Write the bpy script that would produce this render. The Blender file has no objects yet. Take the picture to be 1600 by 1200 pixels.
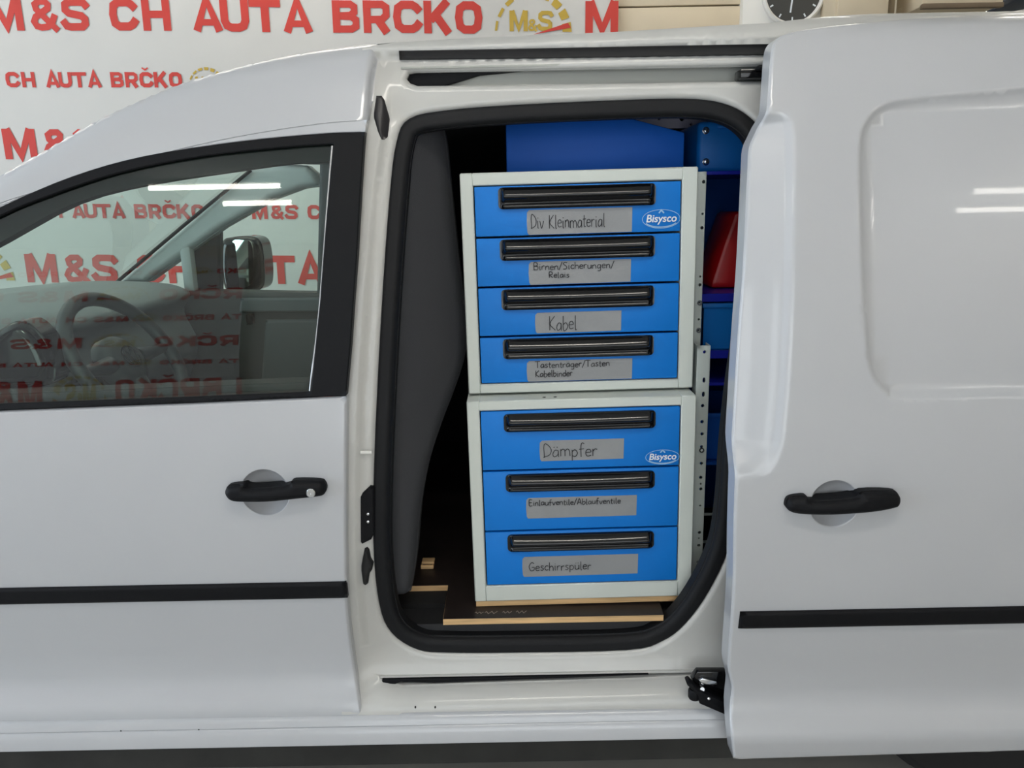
import bpy, bmesh, math, random
import numpy as np
from mathutils import Vector, Matrix
from mathutils.geometry import delaunay_2d_cdt
random.seed(7)
scene = bpy.context.scene
COL = scene.collection

# ------------------------------------------------------------------ camera
FPX = 1208.0
PITCH, ROLL = math.radians(13.0), math.radians(1.1)
CAM = np.array([0.0, -1.53, 1.44])
FW = np.array([0, math.cos(PITCH), -math.sin(PITCH)])
_u0 = np.array([0, math.sin(PITCH), math.cos(PITCH)])
_r0 = np.array([1.0, 0, 0])
RT = math.cos(ROLL) * _r0 - math.sin(ROLL) * _u0
UP = math.sin(ROLL) * _r0 + math.cos(ROLL) * _u0
cd = bpy.data.cameras.new('camera')
cam = bpy.data.objects.new('camera', cd)
COL.objects.link(cam)
cd.sensor_width = 36.0
cd.lens = 36.0 * FPX / 1600.0
cd.clip_start = 0.05
m = Matrix.Identity(4)
for i in range(3):
    m[i][0], m[i][1], m[i][2], m[i][3] = RT[i], UP[i], -FW[i], CAM[i]
cam.matrix_world = m
scene.camera = cam

# ------------------------------------------------------------------ light
world = bpy.data.worlds.new('world')
scene.world = world
world.use_nodes = True
bg = world.node_tree.nodes['Background']
bg.inputs[0].default_value = (0.80, 0.88, 1.0, 1)
bg.inputs[1].default_value = 1.0
scene.view_settings.view_transform = 'Standard'
scene.view_settings.look = 'None'
scene.view_settings.gamma = 1.0
scene.view_settings.use_curve_mapping = False
scene.view_settings.exposure = -0.52
TUBE_STRENGTH = 24.0
def area(name, loc, rot, sx, sy, energy, color):
    l = bpy.data.lights.new(name, 'AREA')
    l.shape = 'RECTANGLE'; l.size = sx; l.size_y = sy; l.energy = energy; l.color = color
    o = bpy.data.objects.new(name, l)
    o.location = loc; o.rotation_euler = rot
    COL.objects.link(o)
    return o
# daylight through the glazed front of the hall (left end)
area('daylight', (-5.38, -1.2, 1.6), (0, math.radians(-90), 0), 2.4, 4.6, 230.0, (0.76, 0.87, 1.0))
# added frontal fill, set at a made-up gate behind the camera
area('front_fill', (0.1, -4.27, 1.4), (math.radians(90), 0, 0), 2.8, 2.3, 64.0, (0.93, 0.965, 1.0))

# ------------------------------------------------------------------ pixel helpers (measuring the photograph, 1600x1200)
def ray(x, y):
    return FW + RT * ((x - 800) / FPX) + UP * ((600 - y) / FPX)
def at(x, y, Y):
    d = ray(x, y)
    q = CAM + d * ((Y - CAM[1]) / d[1])
    return (float(q[0]), float(q[2]))
def on(x, y, yf):
    Y = 0.0
    for _ in range(14):
        X, Z = at(x, y, Y)
        Y = float(yf(np.array([X]), np.array([Z]))[0])
    return at(x, y, Y)
def px(pts, yf):
    return [on(a, b, yf) for a, b in pts]
def pl(pts, Y):
    return [at(a, b, Y) for a, b in pts]
def cr(pts, n=6, closed=False):
    """Catmull-Rom through points"""
    P = [np.array(p, float) for p in pts]
    out = []
    N = len(P)
    rng = range(N if closed else N - 1)
    for i in rng:
        if closed:
            p0, p1, p2, p3 = P[i - 1], P[i], P[(i + 1) % N], P[(i + 2) % N]
        else:
            p1, p2 = P[i], P[i + 1]
            p0 = P[i - 1] if i > 0 else 2 * p1 - p2
            p3 = P[i + 2] if i + 2 < N else 2 * p2 - p1
        for k in range(n):
            t = k / n
            q = 0.5 * (2 * p1 + (p2 - p0) * t + (2 * p0 - 5 * p1 + 4 * p2 - p3) * t * t + (3 * p1 - p0 - 3 * p2 + p3) * t ** 3)
            out.append(tuple(q))
    if not closed:
        out.append(tuple(P[-1]))
    return out
def rrect(x0, x1, z0, z1, r, n=5):
    out = []
    for cx, cz, a0 in ((x1 - r, z1 - r, 0), (x0 + r, z1 - r, 90), (x0 + r, z0 + r, 180), (x1 - r, z0 + r, 270)):
        for k in range(n + 1):
            a = math.radians(a0 + 90 * k / n)
            out.append((cx + r * math.cos(a), cz + r * math.sin(a)))
    return out
def circ(cx, cz, r, n=16, rz=None):
    rz = rz or r
    return [(cx + r * math.cos(2 * math.pi * k / n), cz + rz * math.sin(2 * math.pi * k / n)) for k in range(n)]
def sst(a, b, x):
    t = np.clip((x - a) / (b - a), 0, 1)
    return t * t * (3 - 2 * t)

# ------------------------------------------------------------------ materials
def s2l(c):
    return tuple((v / 255 / 12.92) if v / 255 <= 0.04045 else ((v / 255 + 0.055) / 1.055) ** 2.4 for v in c)
MATS = {}
def mat(name, rgb, rough=0.5, metal=0.0, coat=0.0, spec=0.5, noise=0.0, nscale=8.0, bump=0.0, bscale=200.0, emit=None, stretch=None):
    if name in MATS:
        return MATS[name]
    mt = bpy.data.materials.new(name)
    mt.use_nodes = True
    nt = mt.node_tree
    b = nt.nodes['Principled BSDF']
    lin = s2l(rgb)
    b.inputs['Base Color'].default_value = (*lin, 1)
    b.inputs['Roughness'].default_value = rough
    b.inputs['Metallic'].default_value = metal
    b.inputs['Specular IOR Level'].default_value = spec
    if coat:
        b.inputs['Coat Weight'].default_value = coat
        b.inputs['Coat Roughness'].default_value = 0.03
    if emit:
        b.inputs['Emission Color'].default_value = (*s2l(emit[0]), 1)
        b.inputs['Emission Strength'].default_value = emit[1]
    if noise or bump:
        tc = nt.nodes.new('ShaderNodeTexCoord')
        mp = nt.nodes.new('ShaderNodeMapping')
        if stretch: mp.inputs['Scale'].default_value = stretch
        nt.links.new(tc.outputs['Object'], mp.inputs['Vector'])
    if noise:
        n = nt.nodes.new('ShaderNodeTexNoise')
        n.inputs['Scale'].default_value = nscale
        n.inputs['Detail'].default_value = 5
        nt.links.new(mp.outputs[0], n.inputs['Vector'])
        rp = nt.nodes.new('ShaderNodeValToRGB')
        rp.color_ramp.elements[0].position = 0.3
        rp.color_ramp.elements[1].position = 0.7
        rp.color_ramp.elements[0].color = (*[v * (1 - noise) for v in lin], 1)
        rp.color_ramp.elements[1].color = (*[min(1, v * (1 + noise)) for v in lin], 1)
        nt.links.new(n.outputs['Fac'], rp.inputs[0])
        nt.links.new(rp.outputs[0], b.inputs['Base Color'])
    if bump:
        n2 = nt.nodes.new('ShaderNodeTexNoise')
        n2.inputs['Scale'].default_value = bscale
        n2.inputs['Detail'].default_value = 2
        nt.links.new(mp.outputs[0], n2.inputs['Vector'])
        bp = nt.nodes.new('ShaderNodeBump')
        bp.inputs['Strength'].default_value = bump
        bp.inputs['Distance'].default_value = 0.002
        nt.links.new(n2.outputs['Fac'], bp.inputs['Height'])
        nt.links.new(bp.outputs[0], b.inputs['Normal'])
    MATS[name] = mt
    return mt
def glass_mat(name, tint, boost=1.0):
    mt = bpy.data.materials.new(name)
    mt.use_nodes = True
    nt = mt.node_tree
    nt.nodes.clear()
    out = nt.nodes.new('ShaderNodeOutputMaterial')
    tr = nt.nodes.new('ShaderNodeBsdfTransparent'); tr.inputs[0].default_value = (*tint, 1)
    gl = nt.nodes.new('ShaderNodeBsdfGlossy'); gl.inputs['Roughness'].default_value = 0.0
    gl.inputs[0].default_value = (1, 1, 1, 1)
    fr = nt.nodes.new('ShaderNodeFresnel'); fr.inputs[0].default_value = 1.52
    mu = nt.nodes.new('ShaderNodeMath'); mu.operation = 'MULTIPLY'; mu.use_clamp = True
    mu.inputs[1].default_value = boost
    mx = nt.nodes.new('ShaderNodeMixShader')
    nt.links.new(fr.outputs[0], mu.inputs[0])
    nt.links.new(mu.outputs[0], mx.inputs[0])
    nt.links.new(tr.outputs[0], mx.inputs[1])
    nt.links.new(gl.outputs[0], mx.inputs[2])
    nt.links.new(mx.outputs[0], out.inputs[0])
    MATS[name] = mt
    return mt
PAINT = mat('white_paint', (184, 186, 190), 0.28, coat=0.5, noise=0.015, nscale=3)
JAMB = mat('jamb_paint', (190, 190, 187), 0.38, coat=0.35, noise=0.04, nscale=5)
BLKPL = mat('black_plastic', (12, 13, 17), 0.55, spec=0.2, bump=0.15, bscale=600)
BLKGL = mat('black_gloss', (12, 12, 14), 0.12)
RUB = mat('black_rubber', (16, 16, 18), 0.62)
SEALM = mat('seal_rubber', (20, 21, 24), 0.6, spec=0.25)
TRIM = mat('grey_trim', (58, 59, 63), 0.75, bump=0.2, bscale=500)
VOID = mat('black_carpet', (14, 14, 16), 0.95, noise=0.2, nscale=60)
DARK = mat('dark_underbody', (46, 46, 44), 0.8, noise=0.25, nscale=9)
BLUE = mat('blue_steel', (16, 120, 210), 0.42, spec=0.3, noise=0.03, nscale=4)
BLUED = mat('blue_plastic', (14, 88, 184), 0.5, spec=0.25)
BLUEV = mat('ultramarine_plastic', (26, 38, 175), 0.35)
GREYST = mat('light_grey_steel', (203, 209, 203), 0.42, noise=0.025, nscale=6)
UPR = mat('upright_grey_steel', (182, 190, 186), 0.42)
TAPE = mat('duct_tape', (140, 142, 144), 0.42, noise=0.05, nscale=12, bump=0.15, bscale=500)
INK = mat('marker_ink', (38, 38, 42), 0.6)
WHITEINK = mat('white_print', (226, 234, 240), 0.5)
CHROME = mat('chrome', (215, 217, 220), 0.18, metal=1.0)
WOOD = mat('plywood_edge', (206, 170, 122), 0.65, noise=0.22, nscale=30, stretch=(0.25, 1, 4))
FILM = mat('film_faced_ply', (34, 26, 24), 0.5, noise=0.25, nscale=15)
RED = mat('red_plastic', (196, 20, 28), 0.3)
REDINK = mat('red_print', (206, 62, 52), 0.6, noise=0.04, nscale=7)
GOLD = mat('gold_print', (196, 164, 62), 0.55)
BANNER = mat('banner_vinyl', (212, 210, 205), 0.55, noise=0.025, nscale=2.5)
WALL = mat('wall_plaster', (214, 208, 196), 0.85, noise=0.03, nscale=3)
BEIGE = mat('beige_panel', (216, 202, 176), 0.7, noise=0.03, nscale=4)
WHITEP = mat('white_enamel', (232, 231, 226), 0.5)
FLOOR = mat('hall_floor', (172, 169, 162), 0.45, noise=0.1, nscale=2.5)
CEIL = mat('ceiling_white', (226, 226, 222), 0.9)
GREYDASH = mat('dash_plastic', (142, 150, 152), 0.6)
DARKDOOR = mat('door_card', (70, 74, 76), 0.7)
PALETRIM = mat('pale_pillar_trim', (176, 184, 184), 0.7)
ALU = mat('brushed_steel', (170, 172, 174), 0.35, metal=0.9)
GLASS = glass_mat('tinted_glass', (0.84, 1.0, 0.93), 1.25)
WGLASS = glass_mat('screen_glass', (0.95, 1.0, 0.97), 0.3)
TYRE = mat('tyre', (30, 30, 31), 0.85)
RIM = mat('rim_silver', (168, 170, 173), 0.35, metal=0.6)
TUBE = mat('tube_light', (255, 252, 246), 0.5, emit=((255, 250, 242), TUBE_STRENGTH))

# ------------------------------------------------------------------ object helpers
WPOS = {}
def link(o, parent=None, label=None, cat=None, group=None, kind=None):
    COL.objects.link(o)
    if parent is not None:
        o.parent = parent
        o.matrix_parent_inverse = Matrix.Translation(-Vector(WPOS.get(parent.name, (0, 0, 0))))
    if label: o['label'] = label
    if cat: o['category'] = cat
    if group: o['group'] = group
    if kind: o['kind'] = kind
    return o
def thing(name, loc, label, cat, group=None):
    o = bpy.data.objects.new(name, None)
    o.location = loc
    o.empty_display_size = 0.1
    link(o, None, label, cat, group)
    WPOS[o.name] = loc
    return o
def from_bm(name, bm, mt, parent=None, smooth=None, **kw):
    me = bpy.data.meshes.new(name)
    bmesh.ops.recalc_face_normals(bm, faces=bm.faces[:])
    bm.to_mesh(me); bm.free()
    if smooth is not None:
        for p_ in me.polygons: p_.use_smooth = True
        me.set_sharp_from_angle(angle=math.radians(smooth))
    for x in (mt if isinstance(mt, (list, tuple)) else [mt]):
        me.materials.append(x)
    o = bpy.data.objects.new(name, me)
    return link(o, parent, **kw)
def bbox(bm, x0, x1, y0, y1, z0, z1, bev=0.0, seg=2, M=None):
    r = bmesh.ops.create_cube(bm, size=1.0)
    vs = r['verts']
    for v in vs:
        v.co = Vector(((x0 + x1) / 2 + v.co.x * (x1 - x0), (y0 + y1) / 2 + v.co.y * (y1 - y0), (z0 + z1) / 2 + v.co.z * (z1 - z0)))
    if bev:
        es = list({e for v in vs for e in v.link_edges})
        g = bmesh.ops.bevel(bm, geom=es, offset=bev, segments=seg, affect='EDGES', profile=0.5)
        vs = list({v for f in g['faces'] for v in f.verts} | {v for v in vs if v.is_valid})
    if M is not None:
        for v in vs: v.co = M @ v.co
    return vs
def box(name, x0, x1, y0, y1, z0, z1, mt, parent=None, bev=0.0, M=None, smooth=40, **kw):
    bm = bmesh.new()
    bbox(bm, x0, x1, y0, y1, z0, z1, bev, 2, M)
    return from_bm(name, bm, mt, parent, smooth if bev else None, **kw)
def prism(name, poly, y0, y1, mt, parent=None, bev=0.0, M=None, smooth=35, **kw):
    """polygon in X,Z extruded along Y"""
    bm = bmesh.new()
    a = [bm.verts.new((p[0], y0, p[1])) for p in poly]
    b = [bm.verts.new((p[0], y1, p[1])) for p in poly]
    bm.faces.new(a); bm.faces.new(b[::-1])
    for i in range(len(poly)):
        j = (i + 1) % len(poly)
        bm.faces.new((a[i], b[i], b[j], a[j]))
    bmesh.ops.recalc_face_normals(bm, faces=bm.faces[:])
    if bev:
        es = [e for e in bm.edges if len(e.link_faces) == 2 and e.calc_face_angle(0) > 0.5]
        bmesh.ops.bevel(bm, geom=es, offset=bev, segments=2, affect='EDGES', profile=0.5)
    if M is not None:
        bmesh.ops.transform(bm, matrix=M, verts=bm.verts[:])
    return from_bm(name, bm, mt, parent, smooth, **kw)
def sweep(name, sec, x0, x1, mt, parent=None, nx=1, M=None, smooth=40, closed=True, bev_ends=0.0, **kw):
    """section (Y,Z) swept along X"""
    bm = bmesh.new()
    rows = []
    for k in range(nx + 1):
        x = x0 + (x1 - x0) * k / nx
        rows.append([bm.verts.new((x, p[0], p[1])) for p in sec])
    n = len(sec)
    for k in range(nx):
        for i in range(n if closed else n - 1):
            j = (i + 1) % n
            bm.faces.new((rows[k][i], rows[k + 1][i], rows[k + 1][j], rows[k][j]))
    if closed:
        bm.faces.new(rows[0]); bm.faces.new(rows[-1][::-1])
    if M is not None:
        bmesh.ops.transform(bm, matrix=M, verts=bm.verts[:])
    return from_bm(name, bm, mt, parent, smooth, **kw)
def tube(bm, pts, r, n=8, closed=False, cap=True):
    P = [Vector(p) for p in pts]
    N = len(P)
    rings = []
    prev = None
    for i in range(N):
        a = P[i - 1] if (i > 0 or closed) else P[i]
        b = P[(i + 1) % N] if (i < N - 1 or closed) else P[i]
        t = (b - a).normalized()
        if prev is None:
            s = t.cross(Vector((0, 0, 1)))
            if s.length < 1e-3: s = t.cross(Vector((0, 1, 0)))
        else:
            s = prev - t * prev.dot(t)
        s.normalize(); prev = s
        w = t.cross(s)
        rr = r[i] if isinstance(r, (list, tuple)) else r
        rings.append([bm.verts.new(P[i] + (s * math.cos(2 * math.pi * k / n) + w * math.sin(2 * math.pi * k / n)) * rr) for k in range(n)])
    for i in range(N if closed else N - 1):
        A, B = rings[i], rings[(i + 1) % N]
        for k in range(n):
            bm.faces.new((A[k], A[(k + 1) % n], B[(k + 1) % n], B[k]))
    if cap and not closed:
        bm.faces.new(rings[0]); bm.faces.new(rings[-1][::-1])
def lathe(bm, prof, n=24, M=None):
    """prof: (radius, height) revolved about local Z"""
    rings = []
    vs = []
    for r_, h_ in prof:
        if r_ < 1e-6:
            v = bm.verts.new((0, 0, h_)); rings.append([v] * n); vs.append(v)
        else:
            ring = [bm.verts.new((r_ * math.cos(2 * math.pi * k / n), r_ * math.sin(2 * math.pi * k / n), h_)) for k in range(n)]
            rings.append(ring); vs += ring
    for A, B in zip(rings, rings[1:]):
        for k in range(n):
            f = []
            for v in (A[k], A[(k + 1) % n], B[(k + 1) % n], B[k]):
                if v not in f: f.append(v)
            if len(f) > 2:
                bm.faces.new(f)
    if M is not None:
        for v in vs: v.co = M @ v.co
def axisM(loc, axis):
    return Matrix.Translation(Vector(loc)) @ Vector(axis).to_track_quat('Z', 'Y').to_matrix().to_4x4()

def poly_dist(P, loop):
    A = np.array(loop); B = np.roll(A, -1, axis=0)
    d = np.full(len(P), 1e9)
    for a, b in zip(A, B):
        ab = b - a
        L = max(ab @ ab, 1e-12)
        t = np.clip(((P - a) @ ab) / L, 0, 1)
        q = P - (a + t[:, None] * ab)
        d = np.minimum(d, np.hypot(q[:, 0], q[:, 1]))
    return d
def inside(P, loop):
    A = np.array(loop); B = np.roll(A, -1, axis=0)
    c = np.zeros(len(P), bool)
    for (x1, y1), (x2, y2) in zip(A, B):
        if y1 == y2: continue
        k = ((y1 > P[:, 1]) != (y2 > P[:, 1])) & (P[:, 0] < (x2 - x1) * (P[:, 1] - y1) / (y2 - y1) + x1)
        c ^= k
    return c
def dens(loop, h):
    out = []
    for i in range(len(loop)):
        a = np.array(loop[i], float); b = np.array(loop[(i + 1) % len(loop)], float)
        L = np.linalg.norm(b - a)
        if L < 1e-6: continue
        k = max(1, int(round(L / h)))
        for q in range(k):
            out.append(tuple(a + (b - a) * q / k))
    return out
def panel(name, outline, yf, mt, parent=None, holes=(), grid=0.03, rnd=None, hrnd=None, thick=0.0, extra=(), M=None, back=False, flat=False, **kw):
    """curved sheet over the X,Z outline; Y from yf; rnd=(radius, drop) rolls the outer edge back, hrnd the hole edges; thick gives it walls"""
    outline = dens(outline, min(grid, .014) if rnd else grid); holes = [dens(h, min(grid, .012) if hrnd else grid) for h in holes]
    loops = [outline] + list(holes)
    def dout(P): return poly_dist(P, outline)
    def dho(P):
        d = np.full(len(P), 1e9)
        for h in holes: d = np.minimum(d, poly_dist(P, h))
        return d
    def roll(d, r, h):
        q = np.clip(1 - d / r, 0, 1)
        return h * (1 - np.sqrt(np.clip(1 - q * q, 0, 1)))
    def Y(P):
        y = yf(P[:, 0], P[:, 1])
        if rnd: y = y + roll(dout(P), *rnd)
        if hrnd and holes: y = y + roll(dho(P), *hrnd)
        return y
    pts = []; edges = []
    for L in loops:
        s = len(pts)
        pts += L
        edges += [(s + i, s + (i + 1) % len(L)) for i in range(len(L))]
    cand = []
    for L, rr in [(outline, rnd)] + [(h, hrnd) for h in holes]:
        if not rr: continue
        A = np.array(L); T = np.roll(A, -1, 0) - np.roll(A, 1, 0)
        T /= np.maximum(np.hypot(T[:, 0], T[:, 1]), 1e-9)[:, None]
        Nn = np.stack([-T[:, 1], T[:, 0]], 1)
        for fr in (0.08, 0.25, 0.5, 0.8, 1.1):
            for sg in (1, -1):
                c = A + Nn * sg * rr[0] * fr
                ok = poly_dist(c, L) > rr[0] * fr * 0.93
                cand.append(c[ok])
    A = np.array(outline)
    gx = np.arange(A[:, 0].min() + grid / 2, A[:, 0].max(), grid)
    gz = np.arange(A[:, 1].min() + grid / 2, A[:, 1].max(), grid)
    if len(gx) and len(gz):
        G = np.stack(np.meshgrid(gx, gz), -1).reshape(-1, 2)
        dm = 0.45 * grid
        d = np.minimum(dout(G), dho(G))
        lim = np.full(len(G), dm)
        if rnd: lim = np.where(dout(G) < rnd[0] * 1.2, 1e9, lim)
        if hrnd: lim = np.where(dho(G) < hrnd[0] * 1.2, 1e9, lim)
        cand.append(G[d > lim])
    if len(extra):
        e = np.array(extra, float)
        cand.append(e[(dout(e) > (rnd[0] * 1.3 if rnd else .002)) & (dho(e) > (hrnd[0] * 1.3 if hrnd else .002))])
    if cand:
        Cn = np.concatenate(cand)
        keep = inside(Cn, outline)
        for h in holes: keep &= ~inside(Cn, h)
        Cn = Cn[keep]
        pts = pts + [tuple(c) for c in Cn]
    vo, eo, fo, *_ = delaunay_2d_cdt([Vector(p) for p in pts], edges, [], 0, 1e-6)
    V = np.array([(v.x, v.y) for v in vo])
    Fc = np.array([list(f) for f in fo if len(f) == 3])
    cen = V[Fc].mean(1)
    ok = inside(cen, outline)
    for h in holes: ok &= ~inside(cen, h)
    Fc = Fc[ok]
    a, b, c = V[Fc[:, 0]], V[Fc[:, 1]], V[Fc[:, 2]]
    ar = (b[:, 0] - a[:, 0]) * (c[:, 1] - a[:, 1]) - (b[:, 1] - a[:, 1]) * (c[:, 0] - a[:, 0])
    Fc = Fc[np.abs(ar) > 1e-10]; ar = ar[np.abs(ar) > 1e-10]
    Fc[ar < 0] = Fc[ar < 0][:, ::-1]          # ccw in XZ as seen from -Y
    yv = Y(V)
    e = 0.0006
    gx_ = (Y(V + [e, 0]) - Y(V - [e, 0])) / (2 * e)
    gz_ = (Y(V + [0, e]) - Y(V - [0, e])) / (2 * e)
    gx_ = np.clip(gx_, -4, 4); gz_ = np.clip(gz_, -4, 4)
    Nm = np.stack([gx_, -np.ones(len(V)), gz_], 1)
    Nm /= np.linalg.norm(Nm, axis=1)[:, None]
    verts = [(V[i, 0], yv[i], V[i, 1]) for i in range(len(V))]
    norms = [tuple(n) for n in Nm]
    faces = [tuple(int(k) for k in f) for f in Fc]
    if thick:
        for li, L in enumerate(loops):
            LA = np.array(L)
            yl = Y(LA)
            T = np.roll(LA, -1, 0) - np.roll(LA, 1, 0)
            T /= np.maximum(np.hypot(T[:, 0], T[:, 1]), 1e-9)[:, None]
            Nn = np.stack([T[:, 1], -T[:, 0]], 1)
            tst = LA + Nn * 1e-4
            ins = inside(tst, L)
            flip = (ins.mean() > 0.5)
            if flip: Nn = -Nn
            if li > 0: Nn = -Nn
            s = len(verts); n = len(L)
            for i in range(n):
                verts.append((LA[i, 0], yl[i], LA[i, 1])); norms.append((Nn[i, 0], 0, Nn[i, 1]))
            for i in range(n):
                verts.append((LA[i, 0], yl[i] + thick, LA[i, 1])); norms.append((Nn[i, 0], 0, Nn[i, 1]))
            for i in range(n):
                j = (i + 1) % n
                q = (s + i, s + j, s + n + j, s + n + i)
                # orient by the outward normal
                p0, p1, p2 = (np.array(verts[k]) for k in q[:3])
                fn = np.cross(p1 - p0, p2 - p0)
                if fn[0] * Nn[i, 0] + fn[2] * Nn[i, 1] < 0: q = q[::-1]
                faces.append(q)
        if back:
            s = len(verts)
            for i in range(len(V)):
                verts.append((V[i, 0], yv[i] + thick, V[i, 1])); norms.append(tuple(-Nm[i]))
            faces += [tuple(int(s + k) for k in f[::-1]) for f in Fc]
    if M is not None:
        R = M.to_3x3()
        verts = [tuple(M @ Vector(v)) for v in verts]
        norms = [tuple(R @ Vector(n)) for n in norms]
    me = bpy.data.meshes.new(name)
    me.from_pydata(verts, [], faces)
    me.update()
    for p_ in me.polygons: p_.use_smooth = True
    me.normals_split_custom_set_from_vertices(norms)
    me.materials.append(mt)
    o = bpy.data.objects.new(name, me)
    return link(o, parent, **kw)

# flat print made of strokes -------------------------------------------------
def stroke_faces(pts, w, closed=False):
    P = [np.array(p, float) for p in pts]
    if closed and np.allclose(P[0], P[-1]): P = P[:-1]
    N = len(P)
    L, R = [], []
    for i in range(N):
        a = P[i - 1] if (i > 0 or closed) else None
        b = P[(i + 1) % N] if (i < N - 1 or closed) else None
        d1 = (P[i] - a) if a is not None else (b - P[i])
        d2 = (b - P[i]) if b is not None else d1
        d1 = d1 / max(np.linalg.norm(d1), 1e-9); d2 = d2 / max(np.linalg.norm(d2), 1e-9)
        n1 = np.array([-d1[1], d1[0]]); n2 = np.array([-d2[1], d2[0]])
        mtr = n1 + n2
        q = np.linalg.norm(mtr)
        mtr = n1 if q < 0.3 else mtr / q
        k = min(1 / max(mtr @ n1, 0.4), 1.9)
        L.append(P[i] + mtr * k * w / 2); R.append(P[i] - mtr * k * w / 2)
    V = L + R
    Fs = []
    for i in range(N if closed else N - 1):
        j = (i + 1) % N
        Fs.append((i, N + i, N + j, j))
    return V, Fs
def print_mesh(name, strokes, place, mt, parent, polys=(), **kw):
    """strokes: (pts, width, closed); place maps (u,v) to world"""
    V, Fs = [], []
    for pts, w, cl in strokes:
        v, f = stroke_faces(pts, w, cl)
        s = len(V); V += v; Fs += [tuple(s + k for k in q) for q in f]
    for pg in polys:
        s = len(V); V += [np.array(p) for p in pg]; Fs.append(tuple(range(s, s + len(pg))))
    me = bpy.data.meshes.new(name)
    me.from_pydata([place(v[0], v[1]) for v in V], [], Fs)
    me.update()
    me.materials.append(mt)
    o = bpy.data.objects.new(name, me)
    return link(o, parent, **kw)
S_ = 0.27; h_ = S_ / 2
def _c(a, b, r=0.2):   # helper: rounded rect centre line
    return None
GL = {  # heavy square capitals, height 1, (width, strokes)
 'M': (1.08, [([(h_, 0), (h_, 1)], S_, 0), ([(1.08 - h_, 0), (1.08 - h_, 1)], S_, 0), ([(h_ + .04, 1.0), (.54, .12), (1.04 - h_, 1.0)], S_ * .95, 0)]),
 'S': (.86, [([(.84, .70), (.72, .865), (.6, .88), (.26, .88), (.15, .80), (.14, .64), (.24, .54), (.62, .46), (.72, .36), (.72, .22), (.62, .125), (.26, .12), (.13, .15), (.02, .33)], S_ * .93, 0)]),
 'C': (.88, [([(.86, .66), (.74, .80), (.62, .87), (.32, .87), (.18, .77), (.14, .5), (.18, .23), (.32, .13), (.62, .13), (.74, .20), (.86, .36)], S_, 0)]),
 'H': (.90, [([(h_, 0), (h_, 1)], S_, 0), ([(.9 - h_, 0), (.9 - h_, 1)], S_, 0), ([(h_, .5), (.9 - h_, .5)], S_ * .9, 0)]),
 'A': (.95, [([(.13, 0), (.475, .98), (.82, 0)], S_, 0), ([(.25, .27), (.7, .27)], S_ * .8, 0)]),
 'U': (.90, [([(h_, 1), (h_, .34), (.20, .18), (.34, .12), (.56, .12), (.70, .18), (.9 - h_, .34), (.9 - h_, 1)], S_, 0)]),
 'T': (.96, [([(0, .88), (.96, .88)], S_ * .92, 0), ([(.48, 0), (.48, .9)], S_ * 1.05, 0)]),
 'B': (.88, [([(h_, 0), (h_, 1)], S_, 0), ([(h_, .885), (.58, .885), (.70, .80), (.70, .64), (.58, .54), (h_, .52)], S_ * .88, 0), ([(h_, .115), (.60, .115), (.74, .20), (.74, .40), (.60, .50), (h_, .52)], S_ * .88, 0)]),
 'R': (.88, [([(h_, 0), (h_, 1)], S_, 0), ([(h_, .88), (.60, .88), (.73, .79), (.73, .55), (.60, .42), (h_, .41)], S_ * .9, 0), ([(.46, .42), (.74, 0)], S_ * 1.05, 0)]),
 'K': (.90, [([(h_, 0), (h_, 1)], S_, 0), ([(.22, .40), (.76, 1.0)], S_, 0), ([(.38, .58), (.78, 0)], S_ * 1.05, 0)]),
 'O': (.90, [([(.32, .87), (.58, .87), (.72, .77), (.76, .5), (.72, .23), (.58, .13), (.32, .13), (.18, .23), (.14, .5), (.18, .77)], S_, 1)]),
 '&': (.92, [([(.84, .0), (.24, .66), (.22, .80), (.34, .89), (.54, .89), (.62, .80), (.60, .68), (.20, .42), (.13, .28), (.20, .14), (.34, .10), (.52, .12), (.70, .28), (.80, .50)], S_ * .8, 0)]),
}
GL['Č'] = (GL['C'][0], GL['C'][1] + [([(.26, 1.27), (.46, 1.13), (.66, 1.27)], .1, 0)])

# ------------------------------------------------------------------ the hall
def struct(o):
    o['kind'] = 'structure'
    return o
X0, X1, YB, YF, ZC = -5.5, 5.2, 3.05, -4.3, 3.25
struct(box('floor', X0, X1, YF, YB, -0.1, 0.0, FLOOR))
struct(box('ceiling', X0, X1, YF, YB, ZC, ZC + 0.1, CEIL))
struct(box('wall_back', X0, X1, YB, YB + 0.1, 0, ZC, WALL))
bm = bmesh.new()
bbox(bm, X0, -1.35, YF - 0.1, YF, 0, ZC); bbox(bm, 1.55, X1, YF - 0.1, YF, 0, ZC)
bbox(bm, -1.35, 1.55, YF - 0.1, YF, 2.6, ZC); bbox(bm, -1.35, 1.55, YF - 0.1, YF, 0, 0.2)
struct(from_bm('wall_front', bm, WALL))
w2 = bpy.data.objects.new('added_gate', None); w2.location = (0.1, YF, 0.2); link(w2); struct(w2); WPOS['added_gate'] = (0.1, YF, 0.2)  # made-up glazed gate, added to house the frontal fill lamp
for k in range(3):
    x0_, x1_ = -1.35 + .9667 * k, -1.35 + .9667 * (k + 1)
    box('pane', x0_ + .04, x1_ - .04, YF - .06, YF - .05, .24, 2.56, mat('added_gate_glass', (200, 210, 214), .4), w2)
    bm = bmesh.new()
    bbox(bm, x0_, x0_ + .04, YF - .08, YF - .02, .2, 2.6); bbox(bm, x1_ - .04, x1_, YF - .08, YF - .02, .2, 2.6)
    bbox(bm, x0_, x1_, YF - .08, YF - .02, .2, .24); bbox(bm, x0_, x1_, YF - .08, YF - .02, 2.56, 2.6)
    from_bm('window_frame', bm, WHITEP, w2)
struct(box('wall_right', X1, X1 + 0.1, YF, YB, 0, ZC, WALL))
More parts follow.
